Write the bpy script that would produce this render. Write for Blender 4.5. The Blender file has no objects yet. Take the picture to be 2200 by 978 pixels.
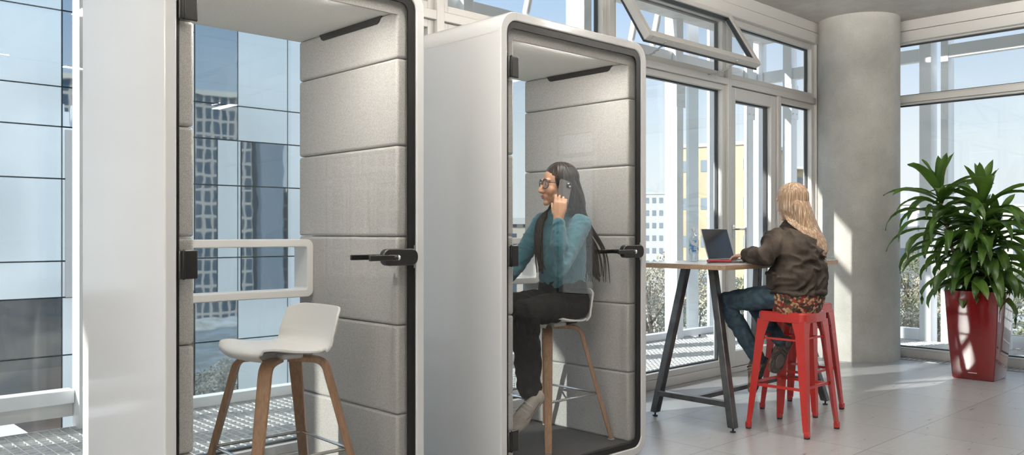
import bpy, math, random
from mathutils import Vector, Matrix, noise
random.seed(7)
PI = math.pi
scene = bpy.context.scene
COL = scene.collection
V = Vector

# ------------------------------------------------------------------ camera
CAMH = 1.26
FOC = 1813.0
YAW = math.atan2(1890.0, 1813.0)
FWD = V((math.cos(YAW), math.sin(YAW), 0)); RGT = V((math.sin(YAW), -math.cos(YAW), 0))
cam_d = bpy.data.cameras.new('camera'); cam = bpy.data.objects.new('camera', cam_d); COL.objects.link(cam)
cam.location = (0, 0, CAMH)
cam.rotation_euler = (PI/2, 0, YAW - PI/2)
cam_d.sensor_width = 36; cam_d.lens = FOC/2200*36; cam_d.shift_y = 11/2200
cam_d.clip_start = .05; cam_d.clip_end = 2000
scene.camera = cam

def sight(px, py, x=None, y=None, z=None, dep=None):
    """point where the line of sight through a photo pixel meets a plane"""
    d = FWD + RGT*((px-1100)/FOC) + V((0, 0, (500-py)/FOC))
    if dep is not None: t = dep
    elif x is not None: t = x/d.x
    elif y is not None: t = y/d.y
    else: t = (z-CAMH)/d.z
    return V((0, 0, CAMH)) + d*t

# ------------------------------------------------------------------ materials
def new_mat(name):
    m = bpy.data.materials.new(name); m.use_nodes = True
    nt = m.node_tree; nt.nodes.clear()
    out = nt.nodes.new('ShaderNodeOutputMaterial')
    return m, nt, out
def N(nt, kind, **kw):
    n = nt.nodes.new(kind)
    for k, v in kw.items():
        if k in n.inputs: n.inputs[k].default_value = v
        else: setattr(n, k, v)
    return n
def L(nt, a, b): nt.links.new(a, b)
def c4(c): return (c[0], c[1], c[2], 1)
def pbr(name, col, rough=.5, metal=0, col2=None, scale=20, detail=4, stretch=(1,1,1), bump=0, bscale=None,
        bdist=.01, coat=0, spec=.5, sheen=0, lo=.4, hi=.6, trans=0, subs=0):
    m, nt, out = new_mat(name)
    b = N(nt, 'ShaderNodeBsdfPrincipled'); L(nt, b.outputs[0], out.inputs[0])
    b.inputs['Base Color'].default_value = c4(col)
    b.inputs['Roughness'].default_value = rough; b.inputs['Metallic'].default_value = metal
    b.inputs['Coat Weight'].default_value = coat; b.inputs['Specular IOR Level'].default_value = spec
    b.inputs['Sheen Weight'].default_value = sheen
    b.inputs['Coat Roughness'].default_value = .05
    if trans: b.inputs['Transmission Weight'].default_value = trans
    if subs:
        b.inputs['Subsurface Weight'].default_value = subs; b.inputs['Subsurface Radius'].default_value = (.02, .008, .004)
        b.inputs['Subsurface Scale'].default_value = .5
    tc = N(nt, 'ShaderNodeTexCoord'); mp = N(nt, 'ShaderNodeMapping'); mp.inputs['Scale'].default_value = stretch
    L(nt, tc.outputs['Object'], mp.inputs[0])
    if col2 is not None:
        nz = N(nt, 'ShaderNodeTexNoise', Scale=scale, Detail=detail); L(nt, mp.outputs[0], nz.inputs['Vector'])
        r = N(nt, 'ShaderNodeValToRGB'); r.color_ramp.elements[0].position = lo; r.color_ramp.elements[1].position = hi
        r.color_ramp.elements[0].color = c4(col); r.color_ramp.elements[1].color = c4(col2)
        L(nt, nz.outputs[0], r.inputs[0]); L(nt, r.outputs[0], b.inputs['Base Color'])
    if bump:
        nb = N(nt, 'ShaderNodeTexNoise', Scale=bscale or scale, Detail=5); L(nt, mp.outputs[0], nb.inputs['Vector'])
        bp = N(nt, 'ShaderNodeBump', Strength=bump, Distance=bdist); L(nt, nb.outputs[0], bp.inputs['Height'])
        L(nt, bp.outputs[0], b.inputs['Normal'])
    return m
def glass(name, tint=(1,1,1), base=.04, gain=.85, power=4.5, rough=0.0, refl=(1,1,1)):
    m, nt, out = new_mat(name)
    lw = N(nt, 'ShaderNodeLayerWeight', Blend=.5)
    p = N(nt, 'ShaderNodeMath', operation='POWER'); L(nt, lw.outputs['Facing'], p.inputs[0]); p.inputs[1].default_value = power
    mu = N(nt, 'ShaderNodeMath', operation='MULTIPLY_ADD'); L(nt, p.outputs[0], mu.inputs[0]); mu.inputs[1].default_value = gain; mu.inputs[2].default_value = base
    t = N(nt, 'ShaderNodeBsdfTransparent'); t.inputs[0].default_value = c4(tint)
    g = N(nt, 'ShaderNodeBsdfGlossy'); g.inputs['Roughness'].default_value = rough; g.inputs[0].default_value = c4(refl)
    mx = N(nt, 'ShaderNodeMixShader'); L(nt, mu.outputs[0], mx.inputs[0]); L(nt, t.outputs[0], mx.inputs[1]); L(nt, g.outputs[0], mx.inputs[2])
    L(nt, mx.outputs[0], out.inputs[0])
    return m

M = {}
M['shell'] = pbr('shell_white', (.66,.655,.645), .16, spec=.5, coat=.25, bump=.02, bscale=3, bdist=.01)
M['felt'] = pbr('felt_grey', (.46,.445,.42), .95, col2=(.62,.60,.575), scale=260, detail=3, bump=.5, bscale=420, bdist=.002, sheen=.2)
M['felt_ceiling'] = pbr('felt_light', (.80,.785,.75), .95, col2=(.93,.915,.88), scale=260, bump=.4, bscale=420, bdist=.002)
M['carpet'] = pbr('carpet_dark', (.035,.033,.033), .95, col2=(.10,.09,.085), scale=300, bump=.6, bscale=500, bdist=.003)
M['black'] = pbr('black_satin', (.012,.011,.010), .35)
M['black_gloss'] = pbr('black_gloss', (.006,.006,.006), .45, spec=.25)
M['door_glass'] = glass('door_glass', (.985,.985,.98), .032, .8, 4)
M['window_glass'] = glass('window_glass', (.97,.985,.985), .025, .7, 5)
M['outer_glass'] = glass('outer_glass', (.96,.98,.985), .025, .5, 5)
M['back_glass'] = glass('back_glass', (.96,.975,.98), .03, .7, 5)
M['white_plastic'] = pbr('white_plastic', (.82,.81,.78), .38)
M['grey_plastic'] = pbr('grey_plastic', (.55,.54,.53), .4)
M['desk'] = pbr('desk_white', (.84,.83,.81), .35)
M['alu'] = pbr('aluminium_frame', (.72,.70,.67), .42, metal=.35, bump=.02, bscale=60)
M['alu_dark'] = pbr('window_gasket', (.03,.035,.04), .4)
M['chrome'] = pbr('chrome', (.75,.75,.74), .12, metal=1)
M['steel'] = pbr('brushed_steel', (.5,.5,.5), .3, metal=1)
M['white_steel'] = pbr('white_painted_steel', (.90,.91,.92), .4)
M['grating'] = pbr('galvanised_grating', (.60,.61,.62), .45, metal=.3, col2=(.75,.75,.75), scale=30)
M['gun'] = pbr('gunmetal_leg', (.085,.088,.09), .32, metal=.7, col2=(.14,.14,.14), scale=8)
M['red_metal'] = pbr('red_enamel', (.50,.034,.028), .25, coat=.3)
M['red_pot'] = pbr('red_gloss_planter', (.15,.003,.004), .07, coat=1, bump=.015, bscale=5)
M['rubber'] = pbr('black_rubber', (.02,.02,.02), .7)
M['soil'] = pbr('potting_soil', (.03,.02,.014), .95, col2=(.08,.05,.03), scale=60, bump=.8)
M['cane'] = pbr('cane_bark', (.16,.11,.06), .85, col2=(.28,.2,.12), scale=40, stretch=(1,1,3), bump=.5)
M['shoe_white'] = pbr('shoe_beige', (.50,.44,.38), .6, col2=(.62,.56,.50), scale=30)
M['shoe_sole'] = pbr('shoe_sole', (.42,.36,.31), .7)
M['boot'] = pbr('trail_shoe_brown', (.06,.035,.022), .7, col2=(.26,.17,.10), scale=22, lo=.45, hi=.55)
M['boot_sole'] = pbr('trail_shoe_sole', (.02,.018,.017), .75, col2=(.06,.05,.045), scale=50, bump=.8, bscale=70)
M['sock'] = pbr('grey_sock', (.2,.2,.21), .9)
M['skin'] = pbr('skin_warm', (.60,.33,.20), .5, col2=(.66,.38,.24), scale=12, subs=.15)
M['skin_pale'] = pbr('skin_pale', (.66,.40,.29), .5, col2=(.70,.44,.33), scale=12, subs=.15)
M['teal'] = pbr('teal_knit', (.045,.155,.20), .85, col2=(.06,.19,.24), scale=60, stretch=(4,4,1), bump=.5, bscale=150, bdist=.003, sheen=.3)
M['black_denim'] = pbr('black_denim', (.004,.0035,.0035), .85, spec=.2, col2=(.012,.010,.009), scale=30, bump=.4, bscale=40, bdist=.01)
M['jeans'] = pbr('blue_denim', (.014,.034,.052), .8, col2=(.030,.062,.086), scale=25, bump=.5, bscale=40, bdist=.01)
M['jacket'] = pbr('dark_olive_jacket', (.022,.016,.012), .85, col2=(.046,.036,.028), scale=9, bump=.5, bscale=60, bdist=.006, spec=.25)
M['laptop'] = pbr('laptop_silver', (.55,.55,.56), .3, metal=.8)
M['screen'] = pbr('laptop_screen', (.012,.012,.014), .08)
M['key'] = pbr('laptop_key', (.02,.02,.02), .5)
M['red_case'] = pbr('red_leather', (.22,.012,.012), .5, bump=.2, bscale=120)
M['cap'] = pbr('bottle_cap', (.62,.62,.60), .35)
M['bottle_glass'] = glass('bottle_plastic', (.90,.93,.95), .12, .85, 2.5)
M['lens'] = glass('spectacle_lens', (.95,.97,.98), .06, .5, 3)
M['phone'] = pbr('phone_back', (.16,.15,.145), .25)
M['kerb'] = pbr('concrete_kerb', (.62,.62,.60), .7, col2=(.70,.70,.68), scale=8)
M['plaster'] = pbr('plaster_wall', (.66,.655,.64), .8)
M['lace'] = pbr('lace_white', (.72,.69,.66), .8)
M['stripe'] = pbr('shoe_stripe', (.26,.21,.18), .6)
M['tread'] = pbr('tread_grey', (.09,.085,.08), .8)
M['eye'] = pbr('eyeball', (.75,.72,.70), .2)

def wood(name, a, b, sc=6, ax='Z', rough=.38):
    m, nt, out = new_mat(name)
    bs = N(nt, 'ShaderNodeBsdfPrincipled', Roughness=rough); L(nt, bs.outputs[0], out.inputs[0])
    tc = N(nt, 'ShaderNodeTexCoord'); mp = N(nt, 'ShaderNodeMapping'); L(nt, tc.outputs['Object'], mp.inputs[0])
    s = {'Z': (18, 18, 1.4), 'X': (1.4, 18, 18)}[ax]; mp.inputs['Scale'].default_value = s
    nz = N(nt, 'ShaderNodeTexNoise', Scale=sc, Detail=6, Distortion=.6); L(nt, mp.outputs[0], nz.inputs['Vector'])
    r = N(nt, 'ShaderNodeValToRGB'); r.color_ramp.elements[0].position = .3; r.color_ramp.elements[1].position = .72
    r.color_ramp.elements[0].color = c4(a); r.color_ramp.elements[1].color = c4(b)
    L(nt, nz.outputs[0], r.inputs[0]); L(nt, r.outputs[0], bs.inputs['Base Color'])
    return m
M['beech'] = wood('bent_beech', (.30,.155,.075), (.46,.265,.14))
M['beech_edge'] = wood('plywood_edge', (.40,.26,.16), (.58,.42,.28))
M['table_edge'] = wood('oak_edge', (.34,.22,.14), (.48,.33,.21), 3, 'X')
M['table_top'] = pbr('table_laminate', (.62,.60,.58), .25)

def hair_mat(name, a, b, c, d):
    m, nt, out = new_mat(name)
    bs = N(nt, 'ShaderNodeBsdfPrincipled', Roughness=.38); L(nt, bs.outputs[0], out.inputs[0])
    bs.inputs['Specular IOR Level'].default_value = .35
    tc = N(nt, 'ShaderNodeTexCoord'); mp = N(nt, 'ShaderNodeMapping'); mp.inputs['Scale'].default_value = (60, 60, 3); L(nt, tc.outputs['Object'], mp.inputs[0])
    nz = N(nt, 'ShaderNodeTexNoise', Scale=2.2, Detail=6, Distortion=.4); L(nt, mp.outputs[0], nz.inputs['Vector'])
    r = N(nt, 'ShaderNodeValToRGB'); e = r.color_ramp.elements
    e[0].position = .3; e[0].color = c4(a); e[1].position = .7; e[1].color = c4(d)
    x = e.new(.45); x.color = c4(b); x = e.new(.58); x.color = c4(c)
    L(nt, nz.outputs[0], r.inputs[0]); L(nt, r.outputs[0], bs.inputs['Base Color'])
    bp = N(nt, 'ShaderNodeBump', Strength=.6, Distance=.004); L(nt, nz.outputs[0], bp.inputs['Height']); L(nt, bp.outputs[0], bs.inputs['Normal'])
    return m
M['hair_blonde'] = hair_mat('hair_blonde', (.17,.10,.06), (.33,.21,.13), (.48,.34,.22), (.74,.63,.50))
M['hair_dark'] = hair_mat('hair_dark', (.010,.007,.006), (.020,.014,.011), (.040,.027,.020), (.09,.062,.045))

def leaf_mat():
    m, nt, out = new_mat('dracaena_leaf')
    bs = N(nt, 'ShaderNodeBsdfPrincipled', Roughness=.32); L(nt, bs.outputs[0], out.inputs[0])
    tl = N(nt, 'ShaderNodeBsdfTranslucent'); tl.inputs[0].default_value = (.20,.36,.05,1)
    mx = N(nt, 'ShaderNodeMixShader'); mx.inputs[0].default_value = .28
    L(nt, bs.outputs[0], mx.inputs[1]); L(nt, tl.outputs[0], mx.inputs[2]); L(nt, mx.outputs[0], out.inputs[0])
    tc = N(nt, 'ShaderNodeTexCoord'); nz = N(nt, 'ShaderNodeTexNoise', Scale=5, Detail=4); L(nt, tc.outputs['Object'], nz.inputs['Vector'])
    r = N(nt, 'ShaderNodeValToRGB'); e = r.color_ramp.elements
    e[0].position = .35; e[0].color = (.022,.055,.012,1); e[1].position = .65; e[1].color = (.085,.17,.03,1)
    L(nt, nz.outputs[0], r.inputs[0]); L(nt, r.outputs[0], bs.inputs['Base Color'])
    return m
M['leaf'] = leaf_mat()

def concrete(name, a, b, rough=.75):
    m, nt, out = new_mat(name)
    bs = N(nt, 'ShaderNodeBsdfPrincipled', Roughness=rough); L(nt, bs.outputs[0], out.inputs[0])
    tc = N(nt, 'ShaderNodeTexCoord')
    n1 = N(nt, 'ShaderNodeTexNoise', Scale=1.6, Detail=7, Roughness=.65); L(nt, tc.outputs['Object'], n1.inputs['Vector'])
    r1 = N(nt, 'ShaderNodeValToRGB'); r1.color_ramp.elements[0].position = .32; r1.color_ramp.elements[1].position = .68
    r1.color_ramp.elements[0].color = c4(a); r1.color_ramp.elements[1].color = c4(b); L(nt, n1.outputs[0], r1.inputs[0])
    v = N(nt, 'ShaderNodeTexVoronoi', Scale=22); L(nt, tc.outputs['Object'], v.inputs['Vector'])
    r2 = N(nt, 'ShaderNodeValToRGB'); r2.color_ramp.elements[0].position = .035; r2.color_ramp.elements[1].position = .075
    r2.color_ramp.elements[0].color = (.35,.35,.35,1); r2.color_ramp.elements[1].color = (1,1,1,1); L(nt, v.outputs['Distance'], r2.inputs[0])
    n3 = N(nt, 'ShaderNodeTexNoise', Scale=120, Detail=3); L(nt, tc.outputs['Object'], n3.inputs['Vector'])
    r3 = N(nt, 'ShaderNodeValToRGB'); r3.color_ramp.elements[0].color = (.86,.86,.86,1); r3.color_ramp.elements[0].position = .3; r3.color_ramp.elements[1].position = .7; L(nt, n3.outputs[0], r3.inputs[0])
    m1 = N(nt, 'ShaderNodeMixRGB', blend_type='MULTIPLY'); m1.inputs[0].default_value = 1; L(nt, r1.outputs[0], m1.inputs[1]); L(nt, r2.outputs[0], m1.inputs[2])
    m2 = N(nt, 'ShaderNodeMixRGB', blend_type='MULTIPLY'); m2.inputs[0].default_value = 1; L(nt, m1.outputs[0], m2.inputs[1]); L(nt, r3.outputs[0], m2.inputs[2])
    L(nt, m2.outputs[0], bs.inputs['Base Color'])
    bp = N(nt, 'ShaderNodeBump', Strength=.25, Distance=.01); L(nt, n1.outputs[0], bp.inputs['Height']); L(nt, bp.outputs[0], bs.inputs['Normal'])
    return m
M['column'] = concrete('column_concrete', (.44,.43,.395), (.66,.645,.60))
M['ceiling'] = concrete('ceiling_concrete', (.46,.435,.41), (.74,.71,.67))

def tile_floor():
    m, nt, out = new_mat('floor_tiles')
    bs = N(nt, 'ShaderNodeBsdfPrincipled', Roughness=.3); L(nt, bs.outputs[0], out.inputs[0])
    tc = N(nt, 'ShaderNodeTexCoord'); mp = N(nt, 'ShaderNodeMapping'); L(nt, tc.outputs['Object'], mp.inputs[0])
    mp.inputs['Location'].default_value = (-5.51+.645*20, -2.11+.642*20, 0)
    br = N(nt, 'ShaderNodeTexBrick', offset=0.0, squash=1.0)
    br.inputs['Scale'].default_value = 1; br.inputs['Brick Width'].default_value = .645; br.inputs['Row Height'].default_value = .642
    br.inputs['Mortar Size'].default_value = .0035; br.inputs['Mortar Smooth'].default_value = .1; br.inputs['Bias'].default_value = 0
    br.inputs['Color1'].default_value = (.42,.42,.42,1); br.inputs['Color2'].default_value = (.365,.365,.37,1); br.inputs['Mortar'].default_value = (.20,.20,.20,1)
    L(nt, mp.outputs[0], br.inputs['Vector'])
    m3 = N(nt, 'ShaderNodeMapping'); m3.inputs['Scale'].default_value = (1.2, 6, 1); L(nt, tc.outputs['Object'], m3.inputs[0])
    nz = N(nt, 'ShaderNodeTexNoise', Scale=4, Detail=8, Roughness=.65); L(nt, m3.outputs[0], nz.inputs['Vector'])
    r = N(nt, 'ShaderNodeValToRGB'); r.color_ramp.elements[0].color = (.82,.82,.83,1); r.color_ramp.elements[0].position = .25; r.color_ramp.elements[1].position = .7; r.color_ramp.elements[1].color = (1.08,1.07,1.05,1)
    L(nt, nz.outputs[0], r.inputs[0])
    mx = N(nt, 'ShaderNodeMixRGB', blend_type='MULTIPLY'); mx.inputs[0].default_value = 1; L(nt, br.outputs[0], mx.inputs[1]); L(nt, r.outputs[0], mx.inputs[2])
    L(nt, mx.outputs[0], bs.inputs['Base Color'])
    rr = N(nt, 'ShaderNodeMapRange'); rr.inputs['To Min'].default_value = .2; rr.inputs['To Max'].default_value = .42; L(nt, nz.outputs[0], rr.inputs[0]); L(nt, rr.outputs[0], bs.inputs['Roughness'])
    bp = N(nt, 'ShaderNodeBump', Strength=.3, Distance=.003); bp.invert = True; L(nt, br.outputs['Fac'], bp.inputs['Height']); L(nt, bp.outputs[0], bs.inputs['Normal'])
    return m
M['floor'] = tile_floor()

def floral():
    m, nt, out = new_mat('floral_blouse')
    bs = N(nt, 'ShaderNodeBsdfPrincipled', Roughness=.8); L(nt, bs.outputs[0], out.inputs[0])
    tc = N(nt, 'ShaderNodeTexCoord'); v = N(nt, 'ShaderNodeTexVoronoi', Scale=62); L(nt, tc.outputs['Object'], v.inputs['Vector'])
    sp = N(nt, 'ShaderNodeSeparateColor'); L(nt, v.outputs['Color'], sp.inputs[0])
    r = N(nt, 'ShaderNodeValToRGB'); r.color_ramp.interpolation = 'CONSTANT'; e = r.color_ramp.elements
    e[0].color = (.03,.02,.015,1); e[1].position = .35; e[1].color = (.25,.02,.015,1)
    x = e.new(.55); x.color = (.42,.25,.12,1); x = e.new(.72); x.color = (.10,.06,.03,1); x = e.new(.86); x.color = (.50,.36,.22,1)
    L(nt, sp.outputs[0], r.inputs[0]); L(nt, r.outputs[0], bs.inputs['Base Color'])
    return m
M['floral'] = floral()

# ------------------------------------------------------------------ mesh builder
class MB:
    def __init__(s): s.v = []; s.f = []
    def add(s, vs, fs):
        b = len(s.v); s.v += [V(p) for p in vs]; s.f += [tuple(b+i for i in f) for f in fs]; return s
    def box(s, lo, hi, mat=None):
        x0,y0,z0 = lo; x1,y1,z1 = hi
        vs = [V(p) for p in ((x0,y0,z0),(x1,y0,z0),(x1,y1,z0),(x0,y1,z0),(x0,y0,z1),(x1,y0,z1),(x1,y1,z1),(x0,y1,z1))]
        if mat: vs = [mat @ p for p in vs]
        return s.add(vs, [(0,3,2,1),(4,5,6,7),(0,1,5,4),(1,2,6,5),(2,3,7,6),(3,0,4,7)])
    def loft(s, rings, cap=True):
        n = len(rings[0]); vs = [p for r in rings for p in r]; fs = []
        for i in range(len(rings)-1):
            for j in range(n):
                k = (j+1) % n
                fs.append((i*n+j, i*n+k, (i+1)*n+k, (i+1)*n+j))
        if cap:
            fs.append(tuple(range(n-1, -1, -1))); fs.append(tuple((len(rings)-1)*n+j for j in range(n)))
        return s.add(vs, fs)
    def tube(s, pts, rad, n=12, up=None, round_ends=True, sub=0):
        """swept tube; rad entries are radii or (side, other) pairs"""
        pts = [V(p) for p in pts]
        if not isinstance(rad, (list, tuple)) or (len(rad) != len(pts)): rad = [rad]*len(pts)
        rad = [(r, r) if not isinstance(r, (tuple, list)) else r for r in rad]
        if sub: pts, rad = smooth_path(pts, rad, sub)
        T = []
        for i in range(len(pts)):
            a = pts[max(i-1, 0)]; b = pts[min(i+1, len(pts)-1)]
            d = (b-a); T.append(d.normalized() if d.length > 1e-9 else V((0,0,1)))
        u = V(up) if up is not None else (V((0,0,1)) if abs(T[0].z) < .9 else V((1,0,0)))
        rings = []; prev = None
        for i, p in enumerate(pts):
            if up is None and prev is not None: u = prev
            side = T[i].cross(u)
            if side.length < 1e-6: side = T[i].orthogonal()
            side.normalize(); w = side.cross(T[i]).normalized(); prev = w
            rings.append((p, side, w, rad[i][0], rad[i][1], T[i]))
        def ring(p, a, b, ra, rb): return [p + a*(math.cos(2*PI*k/n)*ra) + b*(math.sin(2*PI*k/n)*rb) for k in range(n)]
        out = []
        if round_ends:
            p,a,b,ra,rb,t = rings[0]; m = min(ra, rb)
            for q in (.08, .5, .85): out.append(ring(p - t*(m*math.sqrt(1-q*q)), a, b, ra*q, rb*q))
        for p,a,b,ra,rb,t in rings: out.append(ring(p, a, b, ra, rb))
        if round_ends:
            p,a,b,ra,rb,t = rings[-1]; m = min(ra, rb)
            for q in (.85, .5, .08): out.append(ring(p + t*(m*math.sqrt(1-q*q)), a, b, ra*q, rb*q))
        return s.loft(out)
    def ell(s, c, r, mat=None, n=16, m=10):
        vs = []; c = V(c)
        for i in range(m+1):
            ph = PI*i/m
            for j in range(n):
                th = 2*PI*j/n
                p = V((math.sin(ph)*math.cos(th)*r[0], math.sin(ph)*math.sin(th)*r[1], math.cos(ph)*r[2]))
                vs.append(p)
        vs = [c+p for p in vs]
        if mat: vs = [mat @ p for p in vs]
        fs = [(i*n+j, (i+1)*n+j, (i+1)*n+(j+1)%n, i*n+(j+1)%n) for i in range(m) for j in range(n)]
        return s.add(vs, fs)
    def prism(s, outline, axis, a, b):
        """outline (2D list) extruded along axis from a to b; axis 'y' uses (x,z), 'z' uses (x,y), 'x' uses (y,z)"""
        def P(q, t):
            return {'y': V((q[0], t, q[1])), 'z': V((q[0], q[1], t)), 'x': V((t, q[0], q[1]))}[axis]
        return s.loft([[P(q, a) for q in outline], [P(q, b) for q in outline]])
    def ring_prism(s, outer, inner, axis, a, b):
        def P(q, t):
            return {'y': V((q[0], t, q[1])), 'z': V((q[0], q[1], t)), 'x': V((t, q[0], q[1]))}[axis]
        n = len(outer); vs = [P(q, a) for q in outer] + [P(q, a) for q in inner] + [P(q, b) for q in outer] + [P(q, b) for q in inner]
        fs = []
        for j in range(n):
            k = (j+1) % n
            fs += [(j, k, n+k, n+j), (2*n+k, 2*n+j, 3*n+j, 3*n+k), (k, j, 2*n+j, 2*n+k), (n+j, n+k, 3*n+k, 3*n+j)]
        return s.add(vs, fs)
    def build(s, name, mat, parent=None, world=False, smooth=False, bevel=0, seg=2, angle=40):
        me = bpy.data.meshes.new(name)
        off = V((0,0,0))
        if world and parent is not None:
            r = parent
            while r is not None: off = off + r.location; r = r.parent
        me.from_pydata([tuple(p-off) for p in s.v], [], s.f); me.update()
        import bmesh
        bm = bmesh.new(); bm.from_mesh(me); bmesh.ops.recalc_face_normals(bm, faces=bm.faces); bm.to_mesh(me); bm.free()
        return link_mesh(name, me, mat, parent, smooth, bevel, seg, angle)
def link_mesh(name, me, mat, parent=None, smooth=False, bevel=0, seg=2, angle=40):
    o = bpy.data.objects.new(name, me); COL.objects.link(o)
    for mm in (mat if isinstance(mat, (list, tuple)) else [mat]): me.materials.append(mm)
    if parent is not None: o.parent = parent
    if smooth:
        for p in me.polygons: p.use_smooth = True
        if smooth != 'all':
            try: me.set_sharp_from_angle(angle=math.radians(angle))
            except Exception: pass
    if bevel:
        b = o.modifiers.new('bevel', 'BEVEL'); b.width = bevel; b.segments = seg; b.limit_method = 'ANGLE'; b.angle_limit = math.radians(35)
        b.harden_normals = False
        for p in me.polygons: p.use_smooth = True
        try: me.set_sharp_from_angle(angle=math.radians(50))
        except Exception: pass
    return o
def smooth_path(pts, rad, sub):
    out, ro = [], []
    n = len(pts)
    for i in range(n-1):
        p0, p1, p2, p3 = pts[max(i-1,0)], pts[i], pts[i+1], pts[min(i+2,n-1)]
        for k in range(sub):
            t = k/sub
            q = .5*((2*p1) + (p2-p0)*t + (2*p0-5*p1+4*p2-p3)*t*t + (-p0+3*p1-3*p2+p3)*t*t*t)
            out.append(q); ro.append(tuple(rad[i][j]*(1-t)+rad[i+1][j]*t for j in (0, 1)))
    out.append(pts[-1]); ro.append(rad[-1])
    return out, ro
def rrect(x0, z0, x1, z1, r, n=8):
    pts = []
    for cx, cz, a0 in ((x1-r, z1-r, 0), (x0+r, z1-r, PI/2), (x0+r, z0+r, PI), (x1-r, z0+r, 1.5*PI)):
        for k in range(n+1):
            a = a0 + PI/2*k/n; pts.append((cx+r*math.cos(a), cz+r*math.sin(a)))
    return pts
def remeshed(name, mb, voxel, smooth=3, disp=None, parent=None, mat=None):
    off = V(parent.location) if parent is not None else V((0,0,0))
    me = bpy.data.meshes.new(name+'_raw'); me.from_pydata([tuple(p-off) for p in mb.v], [], mb.f); me.update()
    import bmesh
    bm = bmesh.new(); bm.from_mesh(me)
    bmesh.ops.remove_doubles(bm, verts=bm.verts, dist=1e-5); bmesh.ops.recalc_face_normals(bm, faces=bm.faces); bm.to_mesh(me); bm.free()
    o = bpy.data.objects.new(name+'_raw', me); COL.objects.link(o)
    r = o.modifiers.new('r', 'REMESH'); r.mode = 'VOXEL'; r.voxel_size = voxel; r.adaptivity = 0
    s = o.modifiers.new('s', 'SMOOTH'); s.iterations = smooth; s.factor = .6
    dg = bpy.context.evaluated_depsgraph_get()
    nm = bpy.data.meshes.new_from_object(o.evaluated_get(dg)); nm.name = name
    bpy.data.objects.remove(o); bpy.data.meshes.remove(me)
    if disp:
        ns = [V(v.normal) for v in nm.vertices]
        for v, n_ in zip(nm.vertices, ns): v.co = v.co + n_*disp(v.co + off)
        nm.update()
    nm.materials.clear()
    return link_mesh(name, nm, mat, parent, smooth='all')

def tag(o, label=None, cat=None, group=None, kind=None):
    if label: o['label'] = label
    if cat: o['category'] = cat
    if group: o['group'] = group
    if kind: o['kind'] = kind
    return o
def thing(name, loc, label, cat, group=None, rz=0):
    o = bpy.data.objects.new(name, None); COL.objects.link(o); o.location = loc; o.rotation_euler.z = rz; o.empty_display_size = .1
    return tag(o, label, cat, group)
def struct(name, mb, mat, **kw): return tag(mb.build(name, mat, **kw), kind='structure')
def struct_root(name, loc=(0,0,0)):
    o = bpy.data.objects.new(name, None); COL.objects.link(o); o.location = loc; return tag(o, kind='structure')
def copy_tree(o, parent=None):
    c = o.copy(); COL.objects.link(c); c.parent = parent
    for ch in list(o.children): copy_tree(ch, c)
    return c
SKY, SUN, FILL, EXPO, BOOTH_FILL = 1.1, 7.5, 46.0, 0.0, 340.0
# ------------------------------------------------------------------ room shell
FY, FX, CZ = 4.15, 8.85, 3.40
struct('floor', MB().box((-5, -9, -.25), (FX+.02, FY+.06, 0)), M['floor'])
struct('ceiling', MB().box((-5.2, -9.2, CZ), (FX+.3, FY+.25, CZ+.35)), M['ceiling'])
# far side of the room behind the photographer: piers and glazing
mb = MB(); mb.box((-1.0, -9.15, 0), (FX+.1, -9, CZ)); mb.box((-5, -9.15, 0), (-1.0, -9, .5)); mb.box((-5, -9.15, 3.0), (-1.0, -9, CZ))
for x in (-5, -3): mb.box((x, -9.15, .5), (x+.18, -9, 3.0))
struct('wall_back', mb, M['plaster'])
mb = MB(); mb.box((-5.15, -9, 0), (-5, FY, .1)); mb.box((-5.15, -9, 3.2), (-5, FY, CZ))
for y in (-9, -6, -3, 0, 3): mb.box((-5.15, y, .1), (-5, y+.12, 3.2))
struct('wall_left', mb, M['plaster'])
mb = MB()
for y0, y1, z0, z1 in ((-1.62, .45, 0, CZ), (-6.15, -2.42, 0, CZ), (-9, -8.65, 0, CZ), (-2.42, -1.62, 0, .35), (-2.42, -1.62, 2.7, CZ), (-8.65, -6.15, 0, .4), (-8.65, -6.15, 2.75, CZ)):
    mb.box((FX, y0, z0), (FX+.18, y1, z1))
struct('wall_right', mb, M['plaster'])

struct('wall_sun_block', MB().box((-5, FY+.07, 0), (-.40, FY+.20, CZ)), M['plaster'])  # unseen wall added to block sun from the first booth's side
wn = [0]
def window_unit(kind, a, b, z0, z1, axis, frame=.05, depth=.09, glass_mat='window_glass', open_sash=False):
    """glazed opening between a and b along the facade; axis 'x' = long facade, 'y' = right facade"""
    wn[0] += 1
    r = struct_root(f'window_{wn[0]}')
    def P(u, d, z): return (u, FY+d, z) if axis == 'x' else (FX+d, u, z)
    def bx(m, u0, d0, w0, u1, d1, w1):
        p, q = P(u0, d0, w0), P(u1, d1, w1); m.box([min(i, j) for i, j in zip(p, q)], [max(i, j) for i, j in zip(p, q)])
    def frame_of(u0, u1, w0, w1, f, d0, d1):
        m = MB()
        bx(m, u0, d0, w0, u0+f, d1, w1); bx(m, u1-f, d0, w0, u1, d1, w1); bx(m, u0+f, d0, w1-f, u1-f, d1, w1); bx(m, u0+f, d0, w0, u1-f, d1, w0+f); return m
    frame_of(a, b, z0, z1, frame, -.045, .045).build('window_frame', M['alu'], r, bevel=.003)
    g = MB(); f = .012
    frame_of(a+frame, b-frame, z0+frame, z1-frame, f, .0, .03).build('gasket', M['alu_dark'], r)
    if not open_sash:
        bx(g, a+frame, .008, z0+frame, b-frame, .018, z1-frame); g.build('pane', M[glass_mat], r)
    return r, frame_of, bx
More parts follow.
